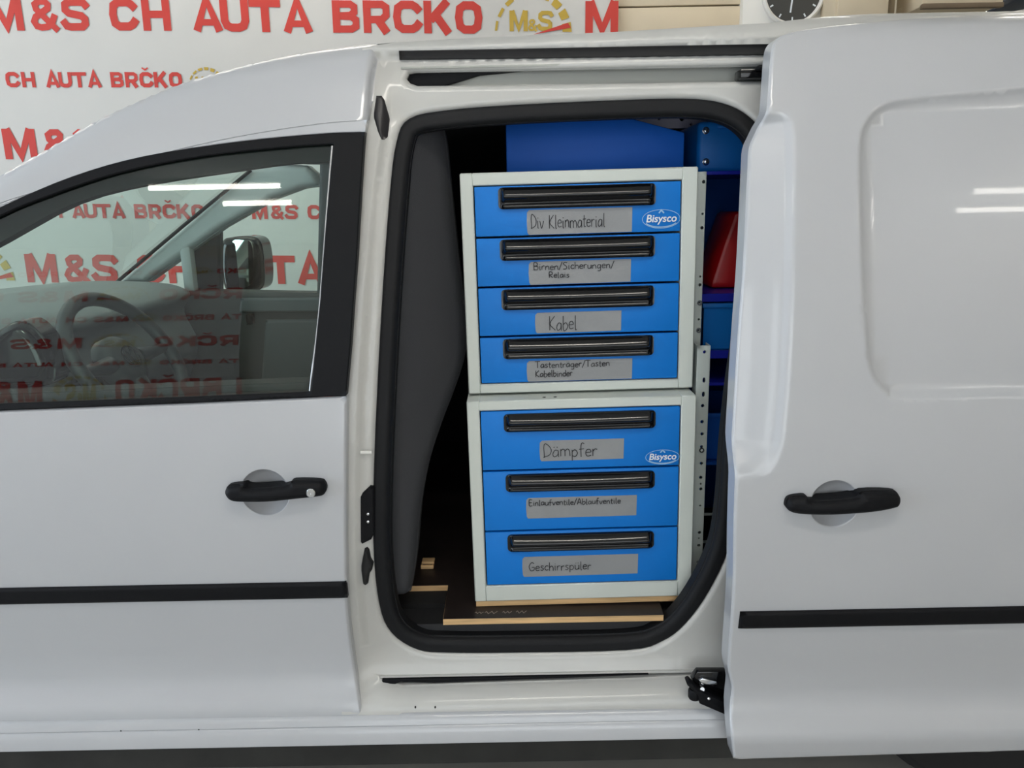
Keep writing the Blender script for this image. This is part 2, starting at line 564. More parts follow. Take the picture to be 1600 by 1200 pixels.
# left wall with a wide glazed opening
bm = bmesh.new()
bbox(bm, X0 - 0.1, X0, YF, YB, 0, 0.35); bbox(bm, X0 - 0.1, X0, YF, YB, 2.85, ZC)
bbox(bm, X0 - 0.1, X0, YF, -3.6, 0.35, 2.85); bbox(bm, X0 - 0.1, X0, 1.2, YB, 0.35, 2.85)
struct(from_bm('wall_left', bm, WALL))
w1 = bpy.data.objects.new('window_1', None); w1.location = (X0, -1.2, 0.35); link(w1); struct(w1); WPOS['window_1'] = (X0, -1.2, 0.35)
for k in range(4):
    y0, y1 = -3.6 + 1.2 * k, -2.4 + 1.2 * k
    box('pane', X0 - 0.06, X0 - 0.05, y0 + 0.04, y1 - 0.04, 0.39, 2.81, WGLASS, w1)
    bm = bmesh.new()
    bbox(bm, X0 - 0.09, X0 - 0.02, y0, y0 + 0.04, 0.35, 2.85); bbox(bm, X0 - 0.09, X0 - 0.02, y1 - 0.04, y1, 0.35, 2.85)
    bbox(bm, X0 - 0.09, X0 - 0.02, y0, y1, 0.35, 0.39); bbox(bm, X0 - 0.09, X0 - 0.02, y0, y1, 2.81, 2.85)
    from_bm('window_frame', bm, WHITEP, w1)

# ceiling tube lights
def ceiling_light(x, y, label, ln=1.5, n=1):
    t = thing('ceiling_light', (x, y, ZC), label, 'ceiling light', 'tube lights on the hall ceiling')
    hw = .05 + .045 * (n - 1)
    box('housing', x - ln / 2, x + ln / 2, y - hw, y + hw, ZC - 0.05, ZC, WHITEP, t, 0.008)
    for k in range(n):
        yk = y + .09 * (k - (n - 1) / 2)
        bm = bmesh.new()
        tube(bm, [(x - ln / 2 + .03, yk, ZC - 0.075), (x + ln / 2 - .03, yk, ZC - 0.075)], 0.026, 12)
        from_bm('tube', bm, TUBE, t, 60)
        for s_ in (-1, 1):
            box('tube_holder', x + s_ * (ln / 2 - .015) - .015, x + s_ * (ln / 2 - .015) + .015, yk - .03, yk + .03, ZC - .1, ZC - .04, WHITEP, t)
for (x, y, ln, lab) in ((-1.75, -2.57, .85, 'short white ceiling tube mirrored as the long bright streak in the driver window'),
                        (-1.6, -2.92, .5, 'shortest white ceiling tube, mirrored as the faint lower streak in the driver window'),
                        (3.6, -3.08, 1.4, 'white ceiling tube mirrored as the upper bright streak in the sliding door'),
                        (3.78, -3.53, 1.5, 'white ceiling tube mirrored as the lower bright streak in the sliding door'),
                        (-3.4, 2.3, 1.5, 'ceiling tube above the wall banner, leftmost of four in its row'),
                        (-1.2, 2.3, 1.5, 'ceiling tube above the wall banner, second from the left in its row'),
                        (1.0, 2.3, 1.5, 'ceiling tube to the left of the wall clock, above the van roof'),
                        (3.2, 2.3, 1.5, 'ceiling tube to the right of the wall clock, above the van roof'),
                        (0.15, -1.5, 1.5, 'wide ceiling light with three tubes over the near side of the van')):
    ceiling_light(x, y, lab, ln, 3 if y == -1.5 else 1)

# banners --------------------------------------------------------------------
ROWX = {'M': -12, '&': 51, 'S': 103, 'C': 175, 'H': 227, 'A': 304, 'U': 345, 'T': 392, 'A2': 443, 'B': 519, 'R': 569, 'C2': 616, 'K': 663, 'O': 710}
SEQ = [('M', -12), ('&', 51), ('S', 101), ('C', 175), ('H', 227), ('A', 304), ('U', 347), ('T', 392), ('A', 442), ('B', 519), ('R', 567), ('Č', 613), ('K', 661), ('O', 709)]
LOGO_C, PERIOD = 832 + 12, 924
PXM = 0.00347
def banner(name, place, xlo, xhi, rows, label, loc, zlo, zhi, lo_row_first=True):
    t = thing(name, loc, label, 'banner')
    nx, nz = 60, 24
    V = []; Fs = []
    for j in range(nz + 1):
        for i in range(nx + 1):
            V.append(place(xlo + (xhi - xlo) * i / nx, zlo + (zhi - zlo) * j / nz, 0.0))
    for j in range(nz):
        for i in range(nx):
            a = j * (nx + 1) + i
            Fs.append((a, a + 1, a + nx + 2, a + nx + 1))
    me = bpy.data.meshes.new('banner_sheet'); me.from_pydata(V, [], Fs); me.update()
    for p_ in me.polygons: p_.use_smooth = True
    me.materials.append(BANNER)
    link(bpy.data.objects.new('banner_sheet', me), t)
    for (z, sc, xm) in rows:           # z: baseline, sc: 1 large, .487 small, xm: x of an M
        per = PERIOD * PXM * sc
        cap = 0.163 * sc
        k0 = math.floor((xlo - xm) / per) - 1
        st, po_g, st_g, po_r = [], [], [], []
        for k in range(k0, k0 + 6 if sc == 1 else k0 + 10):
            ox = xm + k * per
            for ch, xo in SEQ:
                w, ss = GL[ch]
                gx = ox + (xo + 12) * PXM * sc
                ux = 46 / 0.9 * PXM * sc * (0.98)
                if gx > xhi or gx + w * ux < xlo: continue
                st = []
                for pts, sw, cl in ss:
                    q = [(min(max(gx + p_[0] * ux, xlo), xhi), z + p_[1] * cap) for p_ in pts]
                    st.append((q, sw * cap * 0.93, cl))
                print_mesh('letter', st, lambda u, v: place(u, v, -.004), REDINK, t)
            # round gold logo with a dashed arc
            lc = ox + LOGO_C * PXM * sc; lz = z + 0.01 * sc
            if lc - .2 * sc > xlo and lc + .2 * sc < xhi:
                R2 = 60 * PXM * sc
                for d in range(9):
                    a0 = math.radians(178 - d * 20.5); a1 = a0 - math.radians(14)
                    R1 = R2 * (0.94 - 0.022 * d)
                    po_g = [(lc + R1 * math.cos(a0), lz + R1 * math.sin(a0)), (lc + R2 * math.cos(a0), lz + R2 * math.sin(a0)),
                                 (lc + R2 * math.cos(a1), lz + R2 * math.sin(a1)), (lc + R1 * math.cos(a1), lz + R1 * math.sin(a1))]
                    print_mesh('logo_dash', [], lambda u, v: place(u, v, -.004), GOLD, t, polys=[po_g])
                for ch, xo, sc2 in (('M', -.62, .5), ('&', -.14, .3), ('S', .12, .5)):
                    w, ss = GL[ch]
                    st_g = []
                    for pts, sw, cl in ss:
                        st_g.append(([(lc + R2 * (xo + p_[0] * sc2 * .9), lz + R2 * (.02 + p_[1] * sc2)) for p_ in pts], sw * sc2 * R2 * .8, cl))
                    print_mesh('logo_letter', st_g, lambda u, v: place(u, v, -.004), GOLD, t)
                print_mesh('logo_needle', [], lambda u, v: place(u, v, -.006), REDINK, t, polys=[[(lc + .0 * R2, lz - .06 * R2), (lc + .98 * R2, lz + .10 * R2), (lc + .9 * R2, lz + .22 * R2)]])
        e1 = -0.004

# the one on the back wall, hanging a little crooked
TILT = math.radians(-1.35)
def place_back(u, v, e):
    du = u + 1.2
    z = v + math.sin(TILT) * du
    y = 2.98 + 0.012 * math.sin(u * 2.1 + v) + 0.006 * math.sin(u * 5.3 - 2.0 * v) + e
    return (u + math.sin(-TILT) * (v - 1.6) * 0.3, y, z)
def row_z(x, y):
    X, Z = at(x, y, 3.0)
    return X, Z - math.sin(TILT) * (X + 1.2)
rows = []
for (x, y, sc) in ((-12, 49, 1), (-78, 136.5, .487), (10, 249, 1), (397, 342, .487), (45, 441, 1)):
    X, Z = row_z(x, y)
    rows.append((Z, sc, X))
rows += [(rows[0][0] + .36, .487, -2.2), (rows[4][0] - .34, .487, -2.4), (rows[4][0] - .68, 1, -2.6)]
xr = at(957, 25, 3.0)[0]
banner('wall_banner', place_back, -4.6, xr, rows, 'white vinyl banner with rows of red lettering hung on the wall behind the van', (-2.0, 2.98, 0.25), 0.25, 3.05)
# the one behind the photographer, mirrored in the driver's window
def place_front(u, v, e):
    return (-u, YF + 0.06 - 0.006 * math.sin(u * 2.3) - e, v)
rows2 = [(2.43 - .08, 1, .06), (2.09 - .04, .487, 1.37), (1.74 - .08, 1, .06), (1.38 - .04, .487, 1.37), (1.03 - .08, 1, .35), (.68 - .04, .487, 1.37), (2.78 - .04, .487, 1.0)]
banner('wall_banner', place_front, 2.06, 5.3, rows2, 'white banner with red lettering that shows only mirrored in the driver window', (-3.6, YF + .06, 0.0), 0.3, 3.0)

# right part of the back wall: cladding, column, clock, cabinet, strip light
def wall_piece(name, x0, x1, y0, y1, mt, yb, yfp, label, cat, bev=0.006):
    a = at(x0, y1, yfp); b = at(x1, y0, yfp)
    return box(name, a[0], b[0], yfp, yb, a[1], b[1], mt, None, bev, label=label, cat=cat)
zc0 = at(960, 60, 2.99)[1]
for k in range(4):                # beige wall cladding boards right of the banner
    z0 = at(1050, 9, 2.99)[1] + (k - 2) * 0.21
    o = box('trim_%d' % (k + 1), xr + .01, at(1158, 20, 2.99)[0], 3.0, 3.05, z0 + .004, z0 + .206, BEIGE, None, 0.004)
    struct(o)
o = struct(box('trim_5', at(1160, 20, 2.95)[0], at(1302, 20, 2.95)[0], 2.95, 3.05, 0, ZC, WHITEP, None, 0.01))
cx, cz = at(1240, -12, 2.93)
t = thing('wall_clock', (cx, 2.95, cz - .16), 'round wall clock with a dark dial and white rim above the van roof', 'clock')
Mc = axisM((cx, 2.95, cz), (0, -1, 0))
bm = bmesh.new(); lathe(bm, [(0, 0), (.165, 0), (.168, .03), (.158, .038), (.148, .03), (.146, .018)], 40, Mc)
from_bm('clock_case', bm, WHITEP, t, 40)
bm = bmesh.new(); lathe(bm, [(.147, .012), (.147, .02), (0, .02)], 40, Mc)
from_bm('dial', bm, mat('clock_dial', (66, 66, 64), .5), t, 40)
def clk(u, v): return (cx + u, 2.95 - .0225, cz + v)
for k in range(12):
    a = math.radians(30 * k)
    print_mesh('hour_mark', [([(.122 * math.sin(a), .122 * math.cos(a)), (.140 * math.sin(a), .140 * math.cos(a))], .008, 0)], clk, WHITEINK, t)
print_mesh('hour_hand', [([(0, 0), (.05, .05)], .012, 0)], clk, WHITEINK, t)
print_mesh('minute_hand', [([(0, .02), (-.012, -.1)], .009, 0)], clk, WHITEINK, t)
wc = thing('wall_cabinet', (2.1, 2.8, at(1350, 45, 2.75)[1]), 'beige wall cabinet fixed high to the right of the clock', 'cabinet')
a = at(1303, 46, 2.75); b = at(1396, -60, 2.75)
box('body', a[0], b[0], 2.76, 3.05, a[1], b[1], BEIGE, wc, .006)
box('door', a[0] + .01, b[0] - .01, 2.745, 2.76, a[1] + .01, b[1] - .01, BEIGE, wc, .004)
a2 = at(1397, 46, 2.8); b2 = at(1405, -60, 2.8)
box('side_moulding', a2[0], b2[0], 2.8, 3.05, a2[1], b2[1], mat('pale_beige', (226, 216, 196), .7), wc, .003)
sh = thing('wall_shelf', (2.6, 2.9, at(1500, 12, 2.7)[1]), 'beige boxed shelf on the wall above the strip light', 'shelf')
a = at(1406, 60, 2.9); b = at(1455, 9, 2.9)
box('lower_box', a[0], b[0], 2.9, 3.05, a[1], b[1], BEIGE, sh, .005)
a = at(1440, 10, 2.7); b = at(1575, -60, 2.7)
box('upper_box', a[0], b[0], 2.7, 3.05, a[1], b[1], BEIGE, sh, .006)
box('lower_lip', a[0], b[0], 2.69, 2.72, a[1] - .012, a[1] + .012, mat('brown_lip', (120, 104, 84), .7), sh, .004)
a = at(1448, 26, 2.98); b = at(1540, 15, 2.98)
sl = thing('strip_light', (2.7, 3.0, a[1]), 'lit white strip light under the beige shelf', 'strip light')
box('diffuser', a[0], b[0], 2.96, 3.0, a[1], b[1], mat('strip_glow', (255, 253, 246), .5, emit=((255, 250, 240), 3.0)), sl, .008)
box('housing', a[0] - .02, b[0] + .02, 3.0, 3.05, a[1] - .02, b[1] + .02, WHITEP, sl, .004)
a = at(1577, 30, 2.8); b = at(1700, -60, 2.8)
box('tool_case', a[0], b[0], 2.72, 3.05, a[1] + .08, b[1], mat('navy', (38, 56, 78), .5), None, .01, label='dark blue case at the right end of the beige shelf', cat='case')

# ------------------------------------------------------------------ the van
PT = np.array([(.15, .060), (.22, .035), (.27, .016), (.30, .010), (.335, .010), (.352, .020), (.375, .036), (.40, .044), (.44, .044), (.50, .036), (.56, .026), (.63, .014), (.75, .003),
               (.86, -.001), (.93, 0.0), (1.0, .005), (1.06, .012), (1.15, .022), (1.25, .0375), (1.35, .057), (1.45, .081), (1.55, .109), (1.63, .135),
               (1.69, .156), (1.73, .174), (1.75, .187), (1.77, .206), (1.785, .232), (1.80, .28), (1.82, .38), (1.9, .8)])
_t = np.gradient(PT[:, 1], PT[:, 0])
def prof(z):
    z = np.clip(np.asarray(z, float), .151, 1.899)
    i = np.clip(np.searchsorted(PT[:, 0], z) - 1, 0, len(PT) - 2)
    x0, x1 = PT[i, 0], PT[i + 1, 0]; h = x1 - x0; t = (z - x0) / h
    return ((2 * t ** 3 - 3 * t ** 2 + 1) * PT[i, 1] + (t ** 3 - 2 * t ** 2 + t) * h * _t[i] + (-2 * t ** 3 + 3 * t ** 2) * PT[i + 1, 1] + (t ** 3 - t ** 2) * h * _t[i + 1])
def skin(X, Z): return prof(Z)
def open_dist(P, line):
    A = np.array(line); d = np.full(len(P), 1e9)
    for a, b in zip(A[:-1], A[1:]):
        ab = b - a; t = np.clip(((P - a) @ ab) / max(ab @ ab, 1e-12), 0, 1)
        q = P - (a + t[:, None] * ab)
        d = np.minimum(d, np.hypot(q[:, 0], q[:, 1]))
    return d
def rolled(yf, line, r, h):
    def g(X, Z):
        q = np.clip(1 - open_dist(np.stack([X, Z], 1), line) / r, 0, 1)
        return yf(X, Z) + h * (1 - np.sqrt(np.clip(1 - q * q, 0, 1)))
    return g
def ring_pts(loop, offs):
    A = np.array(dens(loop, .02)); T = np.roll(A, -1, 0) - np.roll(A, 1, 0)
    T /= np.maximum(np.hypot(T[:, 0], T[:, 1]), 1e-9)[:, None]
    N = np.stack([-T[:, 1], T[:, 0]], 1)
    return [tuple(p) for o in offs for p in (A + N * o)]
def offset_in(loop, d, h=.012):
    A = np.array(dens(loop, h)); T = np.roll(A, -1, 0) - np.roll(A, 1, 0)
    T /= np.maximum(np.hypot(T[:, 0], T[:, 1]), 1e-9)[:, None]
    N = np.stack([-T[:, 1], T[:, 0]], 1)
    if not inside(A[:1] + N[:1] * .003, loop)[0]: N = -N
    Q = A + N * d
    ok = poly_dist(Q, loop) > d * .97
    return [tuple(p) for p in Q[ok]]

van = thing('panel_van', (-0.2, 0.9, 0.0), 'white panel van with its side door slid open, filling the picture', 'van')

# --- front door -------------------------------------------------------------
GAP = [(573, 187), (500, 193), (400, 208), (300, 228), (200, 254), (100, 287), (0, 317), (-120, 372), (-250, 445)]
BLACK_TOP = [(570, 206), (500, 209), (375, 221), (225, 244), (112, 276), (0, 324), (-120, 385), (-225, 450)]
GLASS_TOP = [(521, 225), (450, 230), (319, 244), (187, 270), (75, 307), (0, 338), (-110, 395), (-200, 450)]
door_edge = [(541, 620), (540, 760), (541, 905), (545, 980), (556, 1060), (566, 1121)]
bowl_c = on(414, 770, skin); bowl_r = .050
def door_y(X, Z):
    r2 = ((X - bowl_c[0]) / bowl_r) ** 2 + ((Z - bowl_c[1]) / (bowl_r * 1.02)) ** 2
    return prof(Z) + .034 * np.clip(1 - r2, 0, 1) ** .8
out = px(cr(door_edge, 4) + [(200, 1131), (-300, 1143)] + [(-292, 900), (-275, 668)] + [(0, 643), (300, 631)], skin)
dpt = ring_pts(circ(*bowl_c, bowl_r, 40), [0, .002, .006, .012, .02, .03, -.003])
fd = panel('front_door', out, door_y, PAINT, van, grid=.03, rnd=(.006, .006), thick=.035, extra=dpt, label='white painted front door skin')
panel('door_frame', px(cr(GAP, 4) + [(-225, 450)] + cr(BLACK_TOP, 4)[::-1], skin), skin, PAINT, fd, grid=.02, rnd=(.003, .003), thick=.03)
bl_out = px(cr(BLACK_TOP, 4) + [(-225, 652), (0, 641), (300, 629), (541, 618), (548, 540), (558, 400)], skin)
gl_out = px(cr(GLASS_TOP, 4) + [(-200, 638), (0, 631), (300, 620), (486, 612), (500, 470)], skin)
panel('window_trim', bl_out, lambda X, Z: prof(Z) - .003, BLKPL, fd, holes=[gl_out], grid=.025, rnd=(.003, .003), hrnd=(.003, .004), thick=.02, label='black window surround')
gin = offset_in(gl_out, -.004)
panel('window_glass', gl_out, lambda X, Z: prof(Z) + .006, GLASS, fd, grid=.025, label='green tinted side window mirroring the hall')
# bright run channel at the rear edge of the glass
bm = bmesh.new()
rp = [on(519, 228, skin), on(500, 470, skin), on(484, 611, skin)]
tube(bm, [(p[0], float(prof(p[1])) + .001, p[1]) for p in cr(rp, 5)], .0022, 6)
from_bm('glass_channel', bm, ALU, fd, 60)
H1 = [(320 + a / 7.27, 700 + b / 7.27) for a, b in ((205, 520), (230, 462), (290, 440), (410, 440), (450, 482), (600, 482), (800, 465), (940, 435), (990, 397), (1280, 390), (1340, 420), (1362, 480), (1340, 550), (1270, 575), (1000, 605), (700, 635), (400, 637), (280, 622), (225, 575))]
def hand_y(c, base):
    def g(X, Z): return base(X, Z) - .026 - .008 * np.clip(1 - ((X - c) / .1) ** 2, 0, 1)
    return g
hy = hand_y(on(430, 770, skin)[0], skin)
panel('door_handle', px(cr(H1, 3, True), hy), hy, BLKPL, fd, grid=.008, rnd=(.014, .016), thick=.034, label='black door handle with key lock')
lc = on(486, 770, hy)
bm = bmesh.new(); lathe(bm, [(.0095, 0), (.0095, .003), (.008, .0045), (.003, .0045), (.0025, .002), (0, .002)], 20, axisM((lc[0], float(hy(np.array([lc[0]]), np.array([lc[1]]))[0]) + .0005, lc[1]), (0, -1, .05)))
from_bm('key_lock', bm, CHROME, fd, 40)
def strip(parent, x0, x1, zt, zb, off, name='rub_strip'):
    yf = lambda X, Z: prof(Z) + off - .008
    return panel(name, [(x0, zb), (x1, zb), (x1, zt), (x0, zt)], yf, BLKPL, parent, grid=.015, rnd=(.010, .007), thick=.012, label='black rub strip')
e1 = on(541, 911, skin)
strip(fd, -1.75, e1[0], .652, .610, 0)

# --- roof side, pillar and sliding door aperture ----------------------------
SIL = [(591, 69), (562, 72), (520, 77), (450, 88), (375, 105), (292, 129), (225, 156), (150, 191), (75, 234), (0, 276), (-120, 350), (-250, 440), (-420, 560)]
sil_w = px(cr(SIL, 4), lambda X, Z: prof(Z) + .05)
right_w = px([(577, 190), (580, 150), (583, 115), (588, 88), (591, 69)], skin)
rail_y = rolled(rolled(skin, sil_w, .05, .05), right_w, .016, .034)
panel('roof_side_rail', sil_w + px([(-400, 650), (-282, 664), (-230, 654), (-230, 452)], skin) + px(cr(GAP, 4)[:-1], skin)[::-1] + right_w[1:-1], rail_y, PAINT, van, grid=.02, thick=.03, extra=[p for q in (.002, .006, .012, .02) for p in [(a - q, b) for a, b in dens(right_w, .012)[:-2]]] + [(a, b - q) for q in (.003, .01, .02, .035) for a, b in sil_w])
fold = np.array(px([(612, 60), (606, 150), (600, 215), (588, 300), (575, 450), (565, 600), (561, 740), (561, 900), (572, 1030), (590, 1130)], lambda X, Z: prof(Z) + .03))
fz, fx = fold[::-1, 1], fold[::-1, 0]
def frame_y(X, Z):
    rec = .030 * (1 - sst(1.738, 1.772, Z)) * sst(.325, .385, Z)
    fxx = np.interp(Z, fz, fx)
    f2 = .012 * sst(-.012, .010, X - fxx) * (1 - sst(1.62, 1.70, Z)) * sst(.36, .46, Z)
    return prof(Z - .03 * sst(-.25, .6, X) * sst(1.60, 1.75, Z)) + rec + f2
OPEN = [(640, 186), (700, 173), (800, 165), (950, 158), (1070, 155), (1130, 162), (1170, 182), (1196, 215), (1202, 265), (1190, 450), (1168, 600), (1157, 700), (1150, 790), (1138, 860), (1108, 925), (1072, 975), (1035, 1003), (980, 1017), (800, 1021), (700, 1021), (652, 1016), (612, 990), (593, 945), (584, 850), (586, 700), (597, 480), (609, 310), (620, 222)]
open_w = px(cr(OPEN, 4, True), frame_y)
slot1 = px([(648, 112), (900, 107), (1230, 101), (1230, 125), (900, 130), (652, 133), (640, 129), (634, 122), (638, 114)], frame_y)
slot2 = px([(612, 1066), (900, 1062), (1125, 1062), (1145, 1072), (1000, 1078), (800, 1083), (625, 1088), (605, 1085), (597, 1077), (602, 1068)], frame_y)
top_w = px([(566, 74), (617, 66), (740, 59), (960, 50), (1200, 36), (1500, 17), (1750, 2)], frame_y)
top_w = top_w + [(2.15, top_w[-1][1] + .004)]
arch = [(1.15 + .37 * math.cos(a_), .325 + .37 * math.sin(a_)) for a_ in np.linspace(0.0, math.pi, 25)]
f_out = top_w + [(2.15, .325)] + arch + px([(566, 1123), (527, 1124), (515, 900), (520, 620), (552, 200)], frame_y)
fr_y = frame_y
bf = panel('body_side', f_out, fr_y, JAMB, van, holes=[open_w, slot1, slot2], grid=.03, hrnd=(.014, .014), thick=.012, extra=[(a + q, b) for q in (-.012, -.006, 0, .006, .012) for a, b in dens([tuple(p) for p in fold], .02)[:72]] + [(a, b - q) for q in (.003, .007, .012, .018, .026, .036) for a, b in dens(top_w, .03)], label='white door aperture with rounded corners')
sy = lambda X, Z: frame_y(X, Z) - .008
panel('roof_gutter_strip', px([(623, 79), (900, 74), (1230, 68), (1230, 85), (900, 90), (624, 93)], sy), sy, mat('gutter_black', (20, 20, 22), .7), bf, grid=.03, rnd=(.002, .002), thick=.01, label='black strip in the roof gutter')
def channel(name, slot, depth, mt, floor_mt):
    A = np.array(slot); x0, x1 = A[:, 0].min() - .01, A[:, 0].max() + .01; z0, z1 = A[:, 1].min(), A[:, 1].max()
    yb = float(frame_y(np.array([0.2]), np.array([(z0 + z1) / 2]))[0])
    s = [(yb + .012, z1 + .006), (yb + depth, z1 + .006), (yb + depth, z0 - .004), (yb + .006, z0 - .006), (yb + .006, z0 - .009), (yb + depth + .004, z0 - .009), (yb + depth + .004, z1 + .010), (yb + .012, z1 + .010)]
    sweep(name, s, x0, x1, mt, bf, smooth=30)
    return yb, z0, z1
yb, z0, z1 = channel('upper_rail', slot1, .045, mat('rail_grey', (168, 170, 164), .45), None)
xe = on(630, 122, frame_y)[0]
prism('slot_shade', [(xe, z0 - .002), (xe + .05, z0 - .002), (xe + .16, z1 - .006), (xe + .30, z1 + .004), (xe, z1 + .004)], yb + .034, yb + .044, BLKPL, bf, .002)  # black wedge shaped as the shade deep in the slot's left end
yb2, z02, z12 = channel('sill_rail', slot2, .05, JAMB, None)
xe = on(597, 1077, frame_y)[0] - .005
prism('slot_shade', [(xe, z02 - .002), (xe + .02, z02 - .002), (xe + .045, z02 + .008), (xe + .12, z12 - .008), (xe + .34, z12 - .003), (xe + .62, z12 + .004), (xe, z12 + .004)], yb2 + .008, yb2 + .046, BLKPL, bf, .002)  # sill slot's shade built as a black tapering wedge
# rubber seal around the aperture
seal_in = offset_in(open_w, .034)
so = offset_in(open_w, -.002)
sy2 = lambda X, Z: frame_y(X, Z) + .002
panel('door_seal', so, sy2, SEALM, bf, holes=[seal_in], grid=.02, rnd=(.008, .006), hrnd=(.016, .020), thick=.03, label='black rubber seal around the opening')
# caps, latch and buffers on the pillar
def stud(name, pts, off, mt, rnd, thick=.012):
    yf = lambda X, Z: frame_y(X, Z) - off
    return panel(name, px(pts, yf), yf, mt, bf, grid=.006, rnd=rnd, thick=thick)
stud('pillar_cap', [(540 + a / 6, 40 + b / 6) for a, b in ((285, 655), (335, 655), (360, 690), (405, 840), (412, 880), (395, 1040), (370, 1068), (335, 1068), (300, 990), (262, 860), (262, 820))], .004, mat('cap_black', (30, 28, 32), .4), (.008, .004))
stud('latch_plate', [(540 + a / 6.31, 740 + b / 6.31) for a, b in ((145, 235), (165, 195), (240, 125), (275, 140), (278, 600), (250, 655), (160, 700), (148, 680))], .006, BLKPL, (.004, .004))
stud('rubber_buffer', [(540 + a / 6.31, 740 + b / 6.31) for a, b in ((180, 755), (205, 745), (225, 765), (240, 850), (265, 905), (255, 965), (230, 1000), (215, 1100), (185, 1122), (165, 1100), (147, 970), (148, 920), (165, 830))], .012, RUB, (.008, .010))
for cy in (801, 813):
    c = on(576, cy, frame_y)
    bm = bmesh.new(); lathe(bm, [(0, .004), (.003, .003), (.004, 0)], 10, axisM((c[0], float(frame_y(np.array([c[0]]), np.array([c[1]]))[0]) - .006, c[1]), (0, -1, 0)))
    from_bm('latch_screw', bm, CHROME, bf, 50)
c0, c1 = on(564, 706, frame_y), on(582, 705, frame_y)
bm = bmesh.new(); yy = float(frame_y(np.array([c0[0]]), np.array([c0[1]]))[0]) - .004
tube(bm, [(c0[0], yy, c0[1]), (c1[0], yy, c1[1])], .004, 10)
from_bm('buffer_pin', bm, WHITEP, bf, 50)
for (a, b) in ((649, 1105), (680, 1105), (260, 0)):
    if b:
        yf = lambda X, Z: frame_y(X, Z) - .001
        c = on(a, b, yf)
        panel('paint_chip', circ(c[0], c[1], .0022, 7), yf, DARK, bf, grid=.01)

# --- roof, sill, underside, wheels ------------------------------------------
tw = [(p[0], float(frame_y(np.array([p[0]]), np.array([p[1]]))[0]), p[1]) for p in dens(top_w, .03)[:2000] if p[0] <= top_w[-1][0]]
tw = [p for k, p in enumerate(tw) if k == 0 or p[0] > tw[k - 1][0]]
ts = [(p[0], float(rail_y(np.array([p[0]]), np.array([p[1]]))[0]), p[1]) for p in sil_w]
near = [q for q in ts[::-1] if -.70 < q[0] < -.285] + [q for q in tw if q[0] > -.262]
def loft(name, rowsV, mt, parent, smooth=60, **kw):
    bm = bmesh.new()
    R = [[bm.verts.new(v) for v in r_] for r_ in rowsV]
    for A, B in zip(R, R[1:]):
        for i in range(len(A) - 1):
            bm.faces.new((A[i], A[i + 1], B[i + 1], B[i]))
    return from_bm(name, bm, mt, parent, smooth, **kw)
def across(pt, n, drop=0.0, crown=.035):
    x, y, z = pt
    y2 = 1.78 - y
    return [(x, y + (y2 - y) * k / n, z - drop + crown * math.sin(math.pi * k / n)) for k in range(n + 1)]
roof = loft('roof', [across(p, 12) for p in near], PAINT, van)
loft('headliner', [across((p[0], p[1] + .06, p[2]), 10, .06, .03) for p in near if p[0] < -.2], VOID, roof)
nA = [q for q in ts[::-1] if q[0] <= -.66]
farA = [at(185 - 160, 440 + 140, 1.5), at(185, 440, 1.5), at(290, 352, 1.5), at(390, 268, 1.5)]
fa = cr(farA, 4)
rowsW = []
for k in range(len(nA)):
    t = k / (len(nA) - 1)
    i = t * (len(fa) - 1); j = min(int(i), len(fa) - 2); w = i - j
    fx_, fz_ = fa[j][0] * (1 - w) + fa[j + 1][0] * w, fa[j][1] * (1 - w) + fa[j + 1][1] * w
    a = Vector((nA[k][0], nA[k][1] + .03, nA[k][2])); b = Vector((fx_, 1.52, fz_))
    rowsW.append([tuple(a.lerp(b, q / 10) + Vector((-.10, 0, .02)) * math.sin(math.pi * q / 10)) for q in range(11)])
loft('windscreen', rowsW, WGLASS, van)
sill = sweep('sill_panel', [(.06, .325), (.012, .3235), (.004, .320), (-.001, .312), (-.004, .303), (-.001, .3005), (-.005, .298), (-.009, .286), (-.014, .268), (-.014, .262), (-.008, .258), (.06, .256)], -1.46, .775, PAINT, van, smooth=50)
for (a, b) in ((192, 1138), (313, 1136), (485, 1158)):
    c = at(a, b, -.003)
    panel('paint_chip', circ(c[0], c[1], .002, 7), lambda X, Z: np.full(len(X), -.012), DARK, sill, grid=.01)
sweep('sill_flange', [(.0, .258), (.035, .240), (.055, .215), (.06, .150), (.075, .148), (.09, .215), (.12, .258)], -1.45, .75, DARK, van, smooth=30)
box('underbody', -1.5, 2.0, .16, 1.66, .20, .30, DARK, van, .02)
box('chassis_rail', -1.4, 0.62, .20, .28, .155, .21, DARK, van, .008)
def wheel(x, y):
    w = bpy.data.objects.new('wheel', None); w.location = (x, y, .31); WPOS[w.name] = (x, y, .31)
    COL.objects.link(w); w.parent = van; w.matrix_parent_inverse = Matrix.Translation(-Vector(WPOS[van.name])); WPOS[w.name] = (x, y, .31)
    bm = bmesh.new()
    lathe(bm, [(.20, -.09), (.28, -.095), (.305, -.07), (.31, -.03), (.31, .03), (.305, .07), (.28, .095), (.20, .09)], 40, axisM((x, y, .31), (0, -1, 0)))
    from_bm('tyre', bm, TYRE, w, 40)
    bm = bmesh.new()
    lathe(bm, [(0, .05), (.05, .055), (.07, .03), (.15, .045), (.185, .05), (.20, .08), (.203, .085), (.203, -.08)], 40, axisM((x, y, .31), (0, -1, 0)))
    from_bm('rim', bm, RIM, w, 40)
    return w
for x in (-1.85, 1.15):
    for y in (.20, 1.58):
        wheel(x, y)

